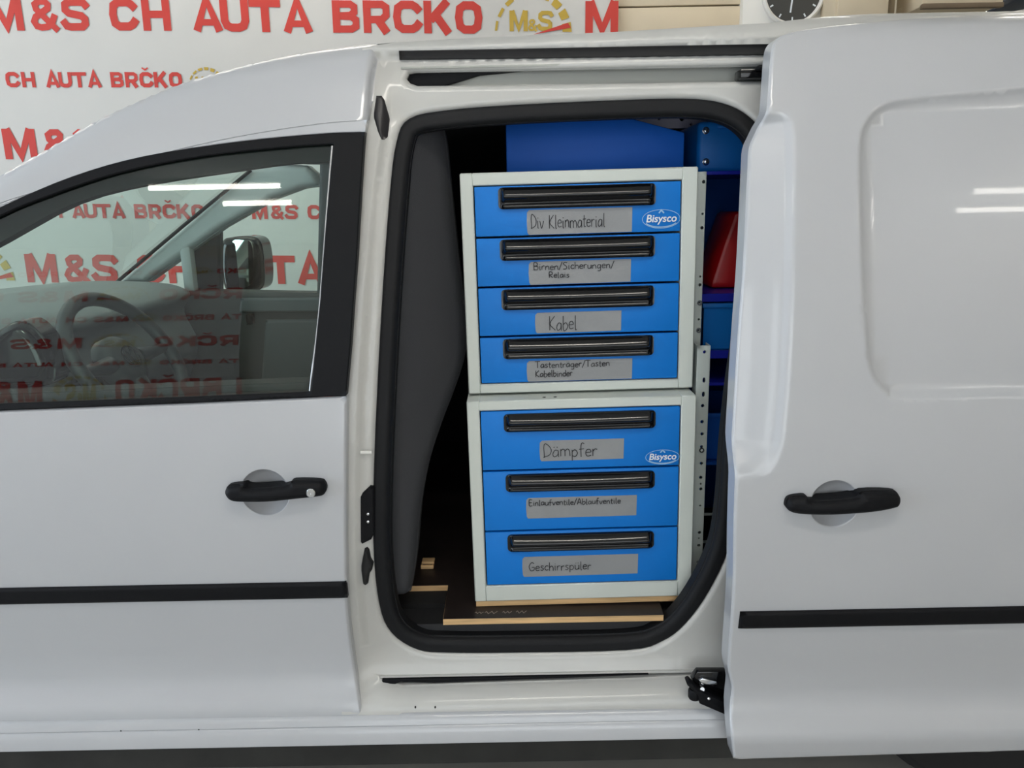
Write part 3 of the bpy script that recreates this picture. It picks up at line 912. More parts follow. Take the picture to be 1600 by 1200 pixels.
dfx = on(-284, 900, skin)[0] - .006
archf = [(-1.85 + .37 * math.cos(a_), .325 + .37 * math.sin(a_)) for a_ in np.linspace(0.0, math.pi, 25)]
wing_y = lambda X, Z: prof(Z) + .25 * np.clip((-1.95 - X) / .5, 0, 1) ** 2
wing = [(dfx, .325)] + archf + [(-2.42, .36), (-2.44, .62), (-2.40, .80)] + cr([(-2.30, .88), (-2.0, .95), (-1.7, 1.01), (dfx, 1.075)], 4)
panel('front_wing', wing, wing_y, PAINT, van, grid=.04, rnd=(.012, .012), thick=.03, label='white front wing')
bon = cr([(-2.40, .80), (-2.30, .88), (-2.0, .95), (-1.7, 1.01), (dfx, 1.075)], 4)
bon = [q for q in bon if q[0] < -1.66]
loft('bonnet', [[(x_, float(wing_y(np.array([x_]), np.array([z_]))[0]) + .008 + (1.76 - 2 * float(wing_y(np.array([x_]), np.array([z_]))[0])) * k_ / 12, z_ + .05 * math.sin(math.pi * k_ / 12)) for k_ in range(13)] for x_, z_ in bon], PAINT, van)
loft('front_bumper', [[(-2.42 - .12 * math.sin(math.pi * k_ / 12), .24 + 1.30 * k_ / 12, z_) for k_ in range(13)] for z_ in (.30, .45, .60, .80)], PAINT, van)
panel('far_side', [(-1.45, .34), (2.12, .34), (2.12, 1.70), (-.25, 1.72), (-.30, 1.06), (-1.45, 1.06)], lambda X, Z: 1.78 - prof(Z), PAINT, van, grid=.08)

# --- sliding door -----------------------------------------------------------
OFF = -.11
def sd0(X, Z): return prof(Z) + OFF
SC = [(1238, 205), (1234, 188), (1224, 178), (1208, 174), (1190, 178), (1100, 190), (1060, 300), (1060, 740), (1165, 747), (1195, 743), (1210, 728), (1219, 700), (1228, 600), (1234, 470), (1238, 330)]
SL = px([(1225, 172), (1234, 190), (1238, 212), (1238, 330), (1234, 470), (1228, 600), (1219, 690), (1205, 735), (1185, 752)], sd0)
slz = np.array([p[1] for p in SL])[::-1]; slx = np.array([p[0] for p in SL])[::-1]
szt, szt2 = on(1220, 170, sd0)[1], on(1220, 196, sd0)[1]
szb, szb2 = on(1200, 752, sd0)[1], on(1200, 690, sd0)[1]
RC = [(1352, 192), (1375, 167), (1412, 156), (1500, 147), (1620, 136), (1800, 119), (1900, 112), (1900, 625), (1800, 623), (1620, 620), (1412, 622), (1385, 613), (1364, 588), (1355, 545), (1347, 430), (1343, 300), (1344, 222)]
recess = np.array(px(cr(RC, 3, True), sd0))
b2 = on(1304, 788, sd0); b2r = .0475
def sd_y(X, Z):
    P = np.stack([X, Z], 1)
    y = prof(Z) + OFF
    d = np.interp(Z, slz, slx) - X
    y = y + (.030 * sst(-.012, .095, d) + .008 * sst(-.006, .014, d)) * (1 - sst(szt2, szt, Z)) * sst(szb, szb2, Z)
    d = poly_dist(P, recess) * np.where(inside(P, recess), 1, -1)
    y = y + .011 * sst(-.004, .016, d)
    r2 = ((X - b2[0]) / b2r) ** 2 + ((Z - b2[1]) / (b2r * 1.05)) ** 2
    return y + .034 * np.clip(1 - r2, 0, 1) ** .8
LEFT = [(1147, 1188), (1143, 1150), (1141, 1110), (1144, 1076), (1139, 1052), (1138, 1030), (1143, 960), (1146, 900), (1147, 830), (1150, 740), (1156, 640), (1162, 540), (1170, 430), (1175, 330), (1178, 260), (1180, 228), (1188, 207), (1196, 186), (1200, 165), (1203, 120), (1206, 82), (1211, 65), (1223, 55), (1246, 48), (1300, 40)]
sd_out = px(cr(LEFT, 3) + [(1450, 27), (1740, 6), (1740, 1170)], sd0)
ext = [(np.interp(zz, slz, slx) - q, zz) for zz in np.concatenate([np.linspace(szb - .01, szb2, 16), np.linspace(szb2 + .015, szt2 - .015, 45), np.linspace(szt2, szt + .01, 10)]) for q in (-.014, -.009, -.004, 0, .004, .008, .013, .02, .029, .038, .048, .058, .068)] + ring_pts([tuple(p) for p in recess], [-.006, -.002, .002, .006, .011, .017, -.012]) + ring_pts(circ(*b2, b2r, 40), [0, .002, .006, .012, .02, .03, -.003])
ext = [p for p in ext]
sd = panel('sliding_door', sd_out, sd_y, PAINT, van, grid=.028, rnd=(.006, .006), thick=.045, extra=ext, label='white sliding door with a pressed panel')
H2 = [(1200 + a / 6.667, 720 + b / 6.667) for a, b in ((212, 490), (235, 422), (310, 394), (425, 392), (460, 428), (560, 437), (750, 430), (960, 402), (1020, 347), (1330, 337), (1395, 375), (1412, 430), (1390, 490), (1330, 520), (1100, 560), (700, 587), (400, 582), (270, 562), (225, 525))]
hy2 = hand_y(on(1320, 790, sd0)[0], sd0)
panel('door_handle', px(cr(H2, 3, True), hy2), hy2, BLKPL, sd, grid=.008, rnd=(.014, .016), thick=.034, label='black pull handle')
q0, q1 = on(1156, 957, sd0), on(1153, 987, sd0)
q2 = on(1600, 945, sd0)
strip(sd, q0[0], 1.75, (q0[1] + q2[1]) / 2, (q0[1] + q2[1]) / 2 - .0425, OFF)
# inner skin of the sliding door
inn = [p for p in offset_in(sd_out, .012) if p[0] > on(1165, 800, sd0)[0] - .2]
panel('inner_skin', inn, lambda X, Z: prof(Z) + OFF + .046, JAMB, sd, grid=.05)
# lower carriage of the door
def hp(pts, Y): return pl([(1050 + a / 12, 1030 + b / 12) for a, b in pts], Y)
br = prism('hinge_bracket', hp([(360, 390), (385, 320), (470, 212), (1010, 212), (1130, 560), (1130, 800), (700, 720), (470, 520)], .015), .01, .03, BLKGL, sd, .003, label='black door carriage on the sill')
prism('arm', hp([(260, 445), (330, 400), (480, 560), (1180, 860), (1180, 1090), (500, 800), (480, 640)], -.01), -.018, .012, BLKPL, sd, .003)
bm = bmesh.new(); c = hp([(420, 640)], .0)[0]
lathe(bm, [(0, -.012), (.012, -.012), (.014, -.008), (.014, .008), (.012, .012), (0, .012)], 20, Matrix.Translation((c[0], .0, c[1])))
from_bm('roller', bm, BLKPL, sd, 40)
prism('slide_block', hp([(490, 375), (565, 335), (720, 372), (835, 400), (840, 460), (560, 470)], .005), .0, .012, CHROME, sd, .002)
c = hp([(555, 545)], -.0)[0]
bm = bmesh.new(); lathe(bm, [(0, .005), (.005, .005), (.006, 0), (.006, -.01)], 12, axisM((c[0], -.002, c[1]), (0, -1, .3)))
from_bm('bolt', bm, CHROME, sd, 40)
c = hp([(690, 745)], -.02)[0]
bm = bmesh.new(); lathe(bm, [(0, .004), (.003, .003), (.004, 0), (.004, -.006)], 12, axisM((c[0], -.018, c[1]), (0, -1, .3)))
from_bm('bolt', bm, CHROME, sd, 40)
a, b = at(1151, 126, .19), at(1215, 109, .19)
box('upper_carriage', a[0], b[0], .165, .21, a[1], b[1], BLKGL, sd, .004)
a, b = at(1180, 112, .17), at(1215, 103, .17)
box('roller', a[0], b[0], .15, .20, a[1], b[1], BLKPL, sd, .004)

# --- cargo bay --------------------------------------------------------------
box('cargo_floor', -.36, 2.1, .13, 1.60, .42, .478, VOID, van, .004)
sweep('step_cover', [(.100, .40), (.102, .432), (.108, .440), (.118, .446), (.124, .452), (.128, .476), (.1295, .477), (.1295, .40)], -.34, .50, mat('step_plastic', (22, 23, 28), .55, bump=.2, bscale=300), van, smooth=35)
box('partition', -.38, -.36, .22, 1.60, .42, 1.69, VOID, van)
box('cargo_side_wall', -.36, 2.1, 1.58, 1.60, .42, 1.80, VOID, van)
box('rear_door', 2.12, 2.15, .14, 1.64, .34, 1.72, JAMB, van, .01)
sweep('rear_bumper', [(.03, .30), (.01, .34), (.0, .45), (.02, .55), (.06, .57), (1.72, .57), (1.76, .55), (1.78, .45), (1.77, .34), (1.75, .30)], 2.13, 2.24, BLKPL, van)
ty = lambda X, Z: .145 + .16 * sst(-.28, -.06, X) 
TR = [(634, 206), (660, 196), (684, 192), (694, 210), (702, 280), (715, 400), (727, 500), (725, 560), (708, 615), (690, 662), (668, 730), (655, 800), (648, 880), (640, 932)]
panel('pillar_trim', px(cr(TR, 4) + [(612, 936), (600, 900), (597, 700), (607, 500), (620, 300)], ty), ty, TRIM, van, grid=.02, rnd=(.02, .03), thick=.05, label='dark grey pillar trim')
RY = .63
bwz = max(at(1120, 189, .40)[1] + .006, at(1100, 203, RY)[1])
rl = [(at(960, 150, RY)[0], bwz), (at(1260, 150, RY)[0], bwz), (at(1260, 150, RY)[0], 1.765), (at(960, 150, RY)[0], 1.765)]
hl = [circ(*at(a_, b_, RY), r_, 12, r2_) for a_, b_, r_, r2_ in ((1066, 181, .009, .014), (1080, 194, .004, .004), (1106, 184, .004, .008), (1116, 182, .004, .004), (1125, 182, .004, .004), (1139, 184, .0035, .009), (1030, 186, .0035, .0035))]
panel('roof_bow', rl, lambda X, Z: np.full(len(X), RY), mat('white_paint_shade_tint', (222, 218, 234), .5), van, holes=hl, grid=.06, thick=.02, back=True, label='pale roof bow with punched holes')  # white paint with the lilac cast of its shade mixed into the colour

# --- cab ---------------------------------------------------------------------
INNER = [(520, 252), (450, 256), (375, 266), (225, 289), (112, 319), (0, 379), (-110, 440), (-230, 520)]
UPPER = [(-230, 452), (-120, 392), (0, 326), (112, 280), (225, 248), (375, 224), (520, 206)]
iy = lambda X, Z: prof(Z) + .05
panel('inner_pillar_trim', px(cr(INNER, 3) + UPPER, iy), iy, mat('cab_dark_trim', (44, 48, 48), .8), van, grid=.04, thick=.04)
fy = lambda Y: (lambda X, Z: np.full(len(X), Y))
BAND = [(390, 262), (440, 256), (478, 258), (492, 270), (500, 290), (470, 294), (424, 311), (345, 356), (225, 442), (183, 442), (290, 352)]
panel('far_pillar', pl(BAND, 1.5), fy(1.5), PALETRIM, van, grid=.05, rnd=(.025, .03), thick=.06, back=True, label='pale inner trim of the far windscreen pillar')
bm = bmesh.new(); tube(bm, [(p[0], 1.49, p[1]) for p in pl([(392, 266), (290, 350), (180, 443)], 1.49)], .007, 6)
from_bm('screen_edge', bm, BLKPL, van, 60)
box('far_window_post', at(283, 420, 1.5)[0], at(300, 420, 1.5)[0], 1.5, 1.55, at(290, 458, 1.5)[1], at(290, 385, 1.5)[1], PALETRIM, van, .01)
ro = pl([(380, 180), (640, 180), (640, 259), (478, 256), (440, 254)], 1.5)
panel('far_roof_rail', ro, fy(1.49), mat('cab_dark_trim', (44, 48, 48), .8), van, grid=.06, thick=.05)
panel('far_window_glass', pl([(225, 442), (345, 350), (424, 305), (470, 288), (502, 284), (500, 464), (225, 464)], 1.53), fy(1.53), WGLASS, van, grid=.1)
panel('far_door_post', pl([(499, 240), (640, 240), (640, 470), (494, 470)], 1.5), fy(1.5), DARKDOOR, van, grid=.06, rnd=(.015, .015), thick=.05)
dc = panel('far_door', pl([(150, 458), (300, 455), (500, 459), (640, 461), (640, 800), (150, 800)], 1.48), fy(1.48), DARKDOOR, van, grid=.06, rnd=(.02, .02), thick=.08, label='dark inner panel of the passenger door')
panel('pocket_panel', pl([(416, 500), (640, 496), (640, 780), (396, 780)], 1.47), fy(1.455), mat('door_card_grey', (98, 106, 110), .7), dc, grid=.06, rnd=(.012, .012), thick=.03)
panel('ledge', pl([(378, 466), (640, 464), (640, 486), (376, 487)], 1.47), fy(1.45), mat('door_card_grey', (98, 106, 110), .7), dc, grid=.04, rnd=(.008, .01), thick=.03)
panel('inner_handle', pl([(384, 492), (395, 490), (396, 506), (386, 508)], 1.46), fy(1.45), BLKPL, dc, grid=.02, rnd=(.006, .008), thick=.03)
mr = panel('far_mirror', pl(cr([(346, 378), (360, 371), (385, 369), (402, 374), (409, 392), (412, 430), (408, 450), (390, 457), (366, 458), (350, 450), (344, 415)], 4, True), 1.78), lambda X, Z: np.full(len(X), 1.76), BLKGL, van, grid=.03, rnd=(.035, .04), thick=.12, back=True, label='black passenger door mirror seen through the cab')
panel('mirror_glass', pl(cr([(362, 378), (380, 375), (395, 378), (399, 400), (399, 430), (392, 445), (376, 450), (368, 440), (363, 410)], 3, True), 1.76), lambda X, Z: 1.757 - .35 * (X - at(362, 400, 1.76)[0]) + .01, mat('mirror_silver', (200, 215, 205), .05, metal=1.0), mr, grid=.05, thick=.03)
panel('mirror_sail', pl([(301, 384), (345, 354), (346, 458), (300, 458)], 1.6), fy(1.58), BLKPL, mr, grid=.05, rnd=(.015, .015), thick=.03)
# dashboard: a profile in X,Z carried across the cab
dx, dz = at(292, 456, 1.40)
dash = cr([(dx - .75, dz + .02), (dx - .40, dz + .045), (dx - .12, dz + .035), (dx - .02, dz + .01), (dx, dz - .02), (dx - .03, dz - .08), (dx + .01, dz - .20), (dx - .04, dz - .34)], 4) + [(dx - .06, .45), (dx - .75, .45)]
prism('dashboard', dash, .24, 1.44, GREYDASH, van, .012)
panel('cluster_hood', pl(cr([(-40, 560), (-10, 520), (28, 502), (56, 520), (76, 552), (82, 580), (70, 604), (0, 608), (-40, 600)], 4, True), .26), fy(.24), BLKGL, van, grid=.02, rnd=(.03, .035), thick=.06, label='black instrument hood')
panel('door_ledge', [on(-230, 626, iy), on(485, 597, iy), on(490, 640, iy), on(-230, 668, iy)], lambda X, Z: prof(Z) + .035, DARKDOOR, fd, grid=.05, rnd=(.01, .02), thick=.05)
box('cab_floor', -1.6, -.40, .12, 1.56, .38, .42, VOID, van)
# steering wheel
swx, swz = at(200, 560, .50)
sw = bpy.data.objects.new('steering_wheel', None); sw.location = (swx, .5, swz); WPOS['steering_wheel'] = (swx, .5, swz)
COL.objects.link(sw); sw.parent = van; sw.matrix_parent_inverse = Matrix.Translation(-Vector(WPOS[van.name]))
Ms = axisM((swx, .50, swz), (math.cos(math.radians(32)), -.12, math.sin(math.radians(32))))
bm = bmesh.new()
tube(bm, [tuple(Ms @ Vector((.185 * math.cos(2 * math.pi * k / 40), .185 * math.sin(2 * math.pi * k / 40), 0))) for k in range(40)], .019, 10, True)
from_bm('wheel_rim', bm, mat('wheel_plastic', (66, 70, 72), .42), sw, 60)
bm = bmesh.new(); lathe(bm, [(0, .01), (.05, .008), (.075, -.01), (.08, -.04), (0, -.05)], 28, Ms)
from_bm('hub', bm, mat('wheel_plastic', (66, 70, 72), .42), sw, 50)
up = (Ms.to_3x3().inverted() @ Vector((0, 0, 1))); a0 = math.atan2(up.y, up.x)
for da in (90, -90, 180):
    a = a0 + math.radians(da)
    bm = bmesh.new()
    tube(bm, [tuple(Ms @ Vector((r_ * math.cos(a), r_ * math.sin(a), z_))) for r_, z_ in ((.06, -.015), (.12, -.012), (.18, 0))], [.026, .018, .014], 8)
    from_bm('spoke', bm, mat('wheel_plastic', (66, 70, 72), .42), sw, 60)
def emb(u, v):
    c_, s_2 = math.cos(a0 - math.pi / 2), math.sin(a0 - math.pi / 2)
    return tuple(Ms @ Vector((u * c_ - v * s_2, u * s_2 + v * c_, .0125)))
print_mesh('emblem', [([(.03 * math.cos(2 * math.pi * k / 28), .03 * math.sin(2 * math.pi * k / 28)) for k in range(28)], .005, 1),
                      ([(-.012, .026), (0, .003), (.012, .026)], .004, 0), ([(-.024, .014), (-.012, -.022), (0, -.001), (.012, -.022), (.024, .014)], .004, 0)], emb, CHROME, sw)
bm = bmesh.new(); tube(bm, [tuple(Ms @ Vector((0, 0, z_))) for z_ in (-.04, -.30)], .04, 12)
from_bm('column', bm, BLKPL, sw, 50)

# ------------------------------------------------------------------ drawer cabinets
HW = {  # simple pen strokes, x-height .55
 'D': (.6, [[(.1, 0), (.1, 1), (.35, .95), (.55, .6), (.45, .2), (.05, 0)]]), 'i': (.25, [[(.1, .55), (.1, .05), (.18, 0)], [(.1, .72), (.12, .78)]]),
 'v': (.45, [[(.05, .55), (.2, 0), (.4, .55)]]), ' ': (.4, []), 'K': (.6, [[(.1, 1), (.1, 0)], [(.5, 1), (.12, .45), (.55, 0)]]),
 'l': (.25, [[(.1, 1), (.1, .06), (.2, 0)]]), 'e': (.45, [[(.06, .3), (.38, .34), (.3, .54), (.12, .5), (.05, .25), (.15, .02), (.4, .08)]]),
 'n': (.48, [[(.06, .55), (.06, 0)], [(.06, .38), (.22, .55), (.36, .45), (.4, 0)]]), 'm': (.72, [[(.06, .55), (.06, 0)], [(.06, .4), (.2, .55), (.33, .42), (.34, 0)], [(.34, .4), (.5, .55), (.62, .4), (.66, 0)]]),
 'a': (.5, [[(.4, .5), (.2, .55), (.05, .25), (.15, .02), (.38, .2), (.4, .52), (.42, 0)]]), 't': (.35, [[(.16, .85), (.16, .05), (.3, .02)], [(.02, .55), (.32, .57)]]),
 'r': (.38, [[(.06, .55), (.06, 0)], [(.06, .36), (.2, .55), (.34, .5)]]), 'B': (.6, [[(.1, 0), (.1, 1), (.4, .95), (.42, .6), (.12, .52)], [(.12, .52), (.5, .42), (.45, .05), (.08, 0)]]),
 '/': (.4, [[(.02, -.1), (.36, 1.05)]]), 'S': (.55, [[(.48, .9), (.25, 1), (.08, .78), (.4, .4), (.36, .08), (.05, .05)]]), 'c': (.42, [[(.38, .48), (.2, .55), (.05, .28), (.16, .02), (.38, .08)]]),
 'h': (.48, [[(.06, 1), (.06, 0)], [(.06, .36), (.24, .55), (.38, .42), (.4, 0)]]), 'u': (.5, [[(.06, .55), (.08, .1), (.24, .02), (.4, .2), (.4, .55), (.42, 0)]]),
 'g': (.5, [[(.4, .5), (.18, .55), (.05, .28), (.18, .04), (.4, .25), (.4, .52), (.38, -.25), (.1, -.3)]]), 'R': (.58, [[(.1, 0), (.1, 1), (.42, .92), (.4, .55), (.12, .48), (.5, 0)]]),
 's': (.4, [[(.34, .5), (.16, .55), (.1, .38), (.32, .18), (.2, .0), (.04, .06)]]), 'b': (.48, [[(.08, 1), (.08, .02), (.3, .02), (.42, .28), (.28, .52), (.08, .4)]]),
 'T': (.6, [[(.0, .98), (.58, 1)], [(.28, 1), (.28, 0)]]), 'ä': (.5, [[(.4, .5), (.2, .55), (.05, .25), (.15, .02), (.38, .2), (.4, .52), (.42, 0)], [(.12, .74), (.16, .8)], [(.32, .74), (.36, .8)]]),
 'p': (.5, [[(.08, .55), (.08, -.3)], [(.08, .4), (.26, .55), (.42, .3), (.28, .02), (.08, .1)]]), 'f': (.4, [[(.36, .92), (.24, 1), (.15, .8), (.15, -.1)], [(.02, .5), (.34, .54)]]),
 'E': (.52, [[(.46, 1), (.1, 1), (.1, 0), (.48, 0)], [(.1, .52), (.4, .53)]]), 'A': (.6, [[(.03, 0), (.28, 1), (.52, 0)], [(.12, .36), (.44, .36)]]),
 'G': (.62, [[(.52, .85), (.3, 1), (.06, .55), (.2, .02), (.5, .1), (.52, .42), (.3, .42)]]), 'ü': (.5, [[(.06, .55), (.08, .1), (.24, .02), (.4, .2), (.4, .55), (.42, 0)], [(.12, .74), (.16, .8)], [(.32, .74), (.36, .8)]]),
 'd': (.48, [[(.4, 1), (.4, .02)], [(.4, .4), (.2, .55), (.05, .28), (.18, .02), (.4, .15)]]), 'k': (.45, [[(.06, 1), (.06, 0)], [(.36, .55), (.08, .24), (.38, 0)]]),
}
def handwrite(text, x0, x1, zb, cap, w, slope=0.0):
    adv = sum(HW[c][0] for c in text); k = (x1 - x0) / adv
    x = x0; st = []
    for ch in text:
        a, ss = HW[ch]
        j = random.uniform(-.05, .05) * cap
        for s in ss:
            st.append(([(x + p[0] * k, zb + p[1] * cap + j + slope * (x - x0)) for p in (cr(s, 3) if len(s) > 2 else s)], w * random.uniform(.85, 1.15), 0))
        x += a * k
    return st
def text_mesh(name, s, M, mt, parent, width, **kw):
    cu = bpy.data.curves.new(name, 'FONT'); cu.body = s; cu.align_x = 'CENTER'; cu.align_y = 'CENTER'; cu.offset = .02; cu.shear = .15
    tmp = bpy.data.objects.new(name + '_tmp', cu); COL.objects.link(tmp)
    bpy.context.view_layer.update()
    me = bpy.data.meshes.new_from_object(tmp.evaluated_get(bpy.context.evaluated_depsgraph_get()))
    k = width / max(tmp.dimensions.x, 1e-6)
    bpy.data.objects.remove(tmp); bpy.data.curves.remove(cu)
    me.transform(M @ Matrix.Rotation(math.radians(90), 4, 'X') @ Matrix.Diagonal((k, k, k, 1)))
    me.materials.clear(); me.materials.append(mt)
    return link(bpy.data.objects.new(name, me), parent, **kw)

def cabinet(X0c, Y0c, Z0c, W, H, D, ang, fl, fr_, lines, hgap, hh, labels, logo, label):
    M = Matrix.Translation((X0c, Y0c, Z0c)) @ Matrix.Rotation(-math.radians(ang), 4, 'Y')
    Mi = M.inverted()
    def lo(x, y):
        p = at(x, y, Y0c); q = Mi @ Vector((p[0], Y0c, p[1])); return q.x, q.z
    t = thing('drawer_cabinet', (X0c + W / 2, Y0c + D / 2, Z0c), label, 'cabinet')
    bm = bmesh.new()
    zt, zb = lines[0], lines[-1]
    bbox(bm, 0, fl, 0, D, 0, H, .0025, 1, M); bbox(bm, W - fr_, W, 0, D, 0, H, .0025, 1, M)
    bbox(bm, fl - .002, W - fr_ + .002, 0, D, zt, H, .0025, 1, M); bbox(bm, fl - .002, W - fr_ + .002, 0, D, 0, zb, .0025, 1, M)
    bbox(bm, .004, W - .004, D - .01, D, .004, H - .004, 0, 1, M)
    from_bm('carcass', bm, GREYST, t, 40, label='light grey steel carcass')
    x0, x1 = fl + .0025, W - fr_ - .0025
    hx0, hx1 = .082, .424
    for i in range(len(lines) - 1):
        z1_, z0_ = lines[i] - .0022, lines[i + 1] + .0022
        bm = bmesh.new()
        bbox(bm, x0, x1, .001, .02, z0_, z1_, .002, 2, M)
        bbox(bm, x0 + .006, x1 - .006, .02, D - .03, z0_ + .004, z1_ - .02, 0, 1, M)
        dr = from_bm('drawer', bm, BLUE, t, 40)
        za = z1_ - hgap; zb_ = za - hh; zm = (za + zb_) / 2
        def hyf(X, Z, za=za, zb_=zb_):
            v = (Z - zb_) / (za - zb_)
            y = sum(np.interp(v + o_, [0, .1, .2, .3, .42, .52, .6, .75, .9, 1.0], [.006, .012, .009, .006, .014, .0205, .0215, .0182, .0127, .0067]) for o_ in (-.05, -.025, 0, .025, .05)) / 5
            e = np.minimum(X - hx0, hx1 - X)
            k = sst(.004, .014, e)
            bow = 1 + .15 * (1 - ((X - (hx0 + hx1) / 2) / .17) ** 2)
            return -(.004 + (y * bow - .004) * k)
        hv = np.concatenate([[0], np.linspace(.02, .98, 30), [1]])
        hu = np.concatenate([[0, .0015, .003, .005, .007, .009, .011, .013, .015, .02], np.linspace(.04, .302, 8), [.322 + q for q in (0, .005, .007, .009, .011, .013, .015, .017, .0185, .02)]])
        GV, GF = [], []
        for v_ in hv:
            zz = zb_ + (za - zb_) * v_
            ez = min(zz - zb_, za - zz)
            ins_ = .009 - math.sqrt(max(0, .009 ** 2 - max(0, .009 - ez) ** 2))
            for u_ in hu:
                xx = hx0 + ins_ + u_ / .342 * (hx1 - hx0 - 2 * ins_)
                yv_ = float(hyf(np.array([xx]), np.array([zz]))[0])
                GV.append(tuple(M @ Vector((xx, yv_, zz))))
        nu = len(hu)
        for j_ in range(len(hv) - 1):
            for i_ in range(nu - 1):
                GF.append((j_ * nu + i_, j_ * nu + i_ + 1, (j_ + 1) * nu + i_ + 1, (j_ + 1) * nu + i_))
        border = [i_ for i_ in range(nu)] + [j_ * nu + nu - 1 for j_ in range(1, len(hv))] + [(len(hv) - 1) * nu + i_ for i_ in range(nu - 2, -1, -1)] + [j_ * nu for j_ in range(len(hv) - 2, 0, -1)]
        base_ = len(GV)
        Rm = M.to_3x3() @ Vector((0, 1, 0))
        for k_ in border:
            q_ = Mi @ Vector(GV[k_]); GV.append(tuple(M @ Vector((q_.x, .001, q_.z))))
        for k_ in range(len(border)):
            l_ = (k_ + 1) % len(border)
            GF.append((border[k_], base_ + k_, base_ + l_, border[l_]))
        hm = bpy.data.meshes.new('handle'); hm.from_pydata(GV, [], GF); hm.update()
        for p_ in hm.polygons: p_.use_smooth = True
        hm.set_sharp_from_angle(angle=math.radians(50)); hm.materials.append(BLKGL)
        link(bpy.data.objects.new('handle', hm), dr)
        (lx0, ly0, lx1, ly1), texts = labels[i]
        a = lo(lx0, ly1); b = lo(lx1, ly0)
        aL = lo(lx0, (ly0 + ly1) / 2)[0]; bR = lo(lx1, (ly0 + ly1) / 2)[0]
        zl0, zl1 = max(lo((lx0 + lx1) / 2, ly1)[1], z0_ + .001), lo((lx0 + lx1) / 2, ly0)[1]
        tl = [(aL + .004, zl0), (bR - .001, zl0 + .0008), (bR, zl1), (aL + .006, zl1), (aL + .001, zl1 - .005), (aL, (zl0 + zl1) / 2), (aL + .001, zl0 + .005)]
        panel('tape_label', tl, lambda X, Z: np.full(len(X), .0001), TAPE, dr, grid=.03, thick=.0012, M=M, label='grey tape label with handwriting')
        st = []
        for (s, tx0, ty, tx1, capx) in texts:
            p0 = lo(tx0, ty); p1 = lo(tx1, ty - .018 * (tx1 - tx0))
            cap = lo(tx0, ty - capx)[1] - p0[1]
            st += handwrite(s, p0[0], p1[0], p0[1], cap, .0018)
        print_mesh('handwriting', st, lambda u, v: tuple(M @ Vector((u, -.0015, v))), INK, dr, kind='stuff')
        if logo and i == 0:
            (cx_, cy_, rx, rz) = logo
            c = lo(cx_, cy_); rr = rx * .00142; r2 = rz * .00142
            Ml = M @ Matrix.Translation((c[0], -.0006, c[1]))
            def pm(u, v): return tuple(Ml @ Vector((u, 0, v)))
            print_mesh('logo_badge', [([(rr * math.cos(2 * math.pi * k / 40), r2 * math.sin(2 * math.pi * k / 40)) for k in range(40)], .0012, 1),
                                      ([(rr * .9 * math.cos(a_), -r2 * .1 + r2 * .78 * math.sin(a_)) for a_ in np.linspace(3.6, 5.8, 14)], .0022, 0),
                                      ([(-.005, r2 * .62), (0, r2 * .95), (.006, r2 * .62)], .003, 0)], pm, mat('pale_blue_print', (150, 190, 225), .5), dr, kind='stuff')
            text_mesh('logo_lettering', 'Bisysco', Ml @ Matrix.Translation((0, -.0004, .0005)), WHITEINK, dr, rr * 1.62, kind='stuff')
    for (cxp, cyp) in ():
        pass
    return t, M
up_lab = [((823, 326, 988, 365), [('Div Kleinmaterial', 829, 357, 946, 21)]),
          ((826, 407, 986, 443), [('Birnen/Sicherungen/', 833, 422, 960, 11), ('Relais', 857, 434, 890, 9)]),
          ((836, 487, 971, 519), [('Kabel', 857, 516, 902, 22)]),
          ((823, 562, 988, 596), [('Tastenträger/Tasten', 836, 575, 953, 10), ('Kabelbinder', 836, 589, 895, 10)])]
lo_lab = [((843, 687, 975, 719), [('Dämpfer', 848, 714, 934, 20)]),
          ((822, 776, 995, 808), [('Einlaufventile/Ablaufventile', 826, 790, 970, 9)]),
          ((816, 868, 997, 899), [('Geschirrspüler', 826, 892, 924, 13)])]
cabU, MU = cabinet(-.100, .20, 1.0185, .516, .491, .42, .55, .028, .034, [.464, .353, .2435, .1315, .022], .003, .046, up_lab, (1033, 342, 29, 14), 'grey and blue cabinet with four labelled drawers, stacked on the three-drawer one')
cabL, ML = cabinet(-.098, .15, .5205, .516, .4925, .47, .55, .028, .034, [.470, .3265, .178, .040], .006, .041, lo_lab, (1035, 714, 27, 12), 'grey and blue cabinet with three labelled drawers standing on the plywood')
for k, xx in enumerate((.175, .20)):      # screw holes in the ledge between the cabinets
    bm = bmesh.new(); lathe(bm, [(0, .0006), (.004, .0005), (.004, 0)], 10, ML @ Matrix.Translation((xx, .022, .4925)))
    from_bm('screw_hole', bm, RUB, cabL, 40)
    
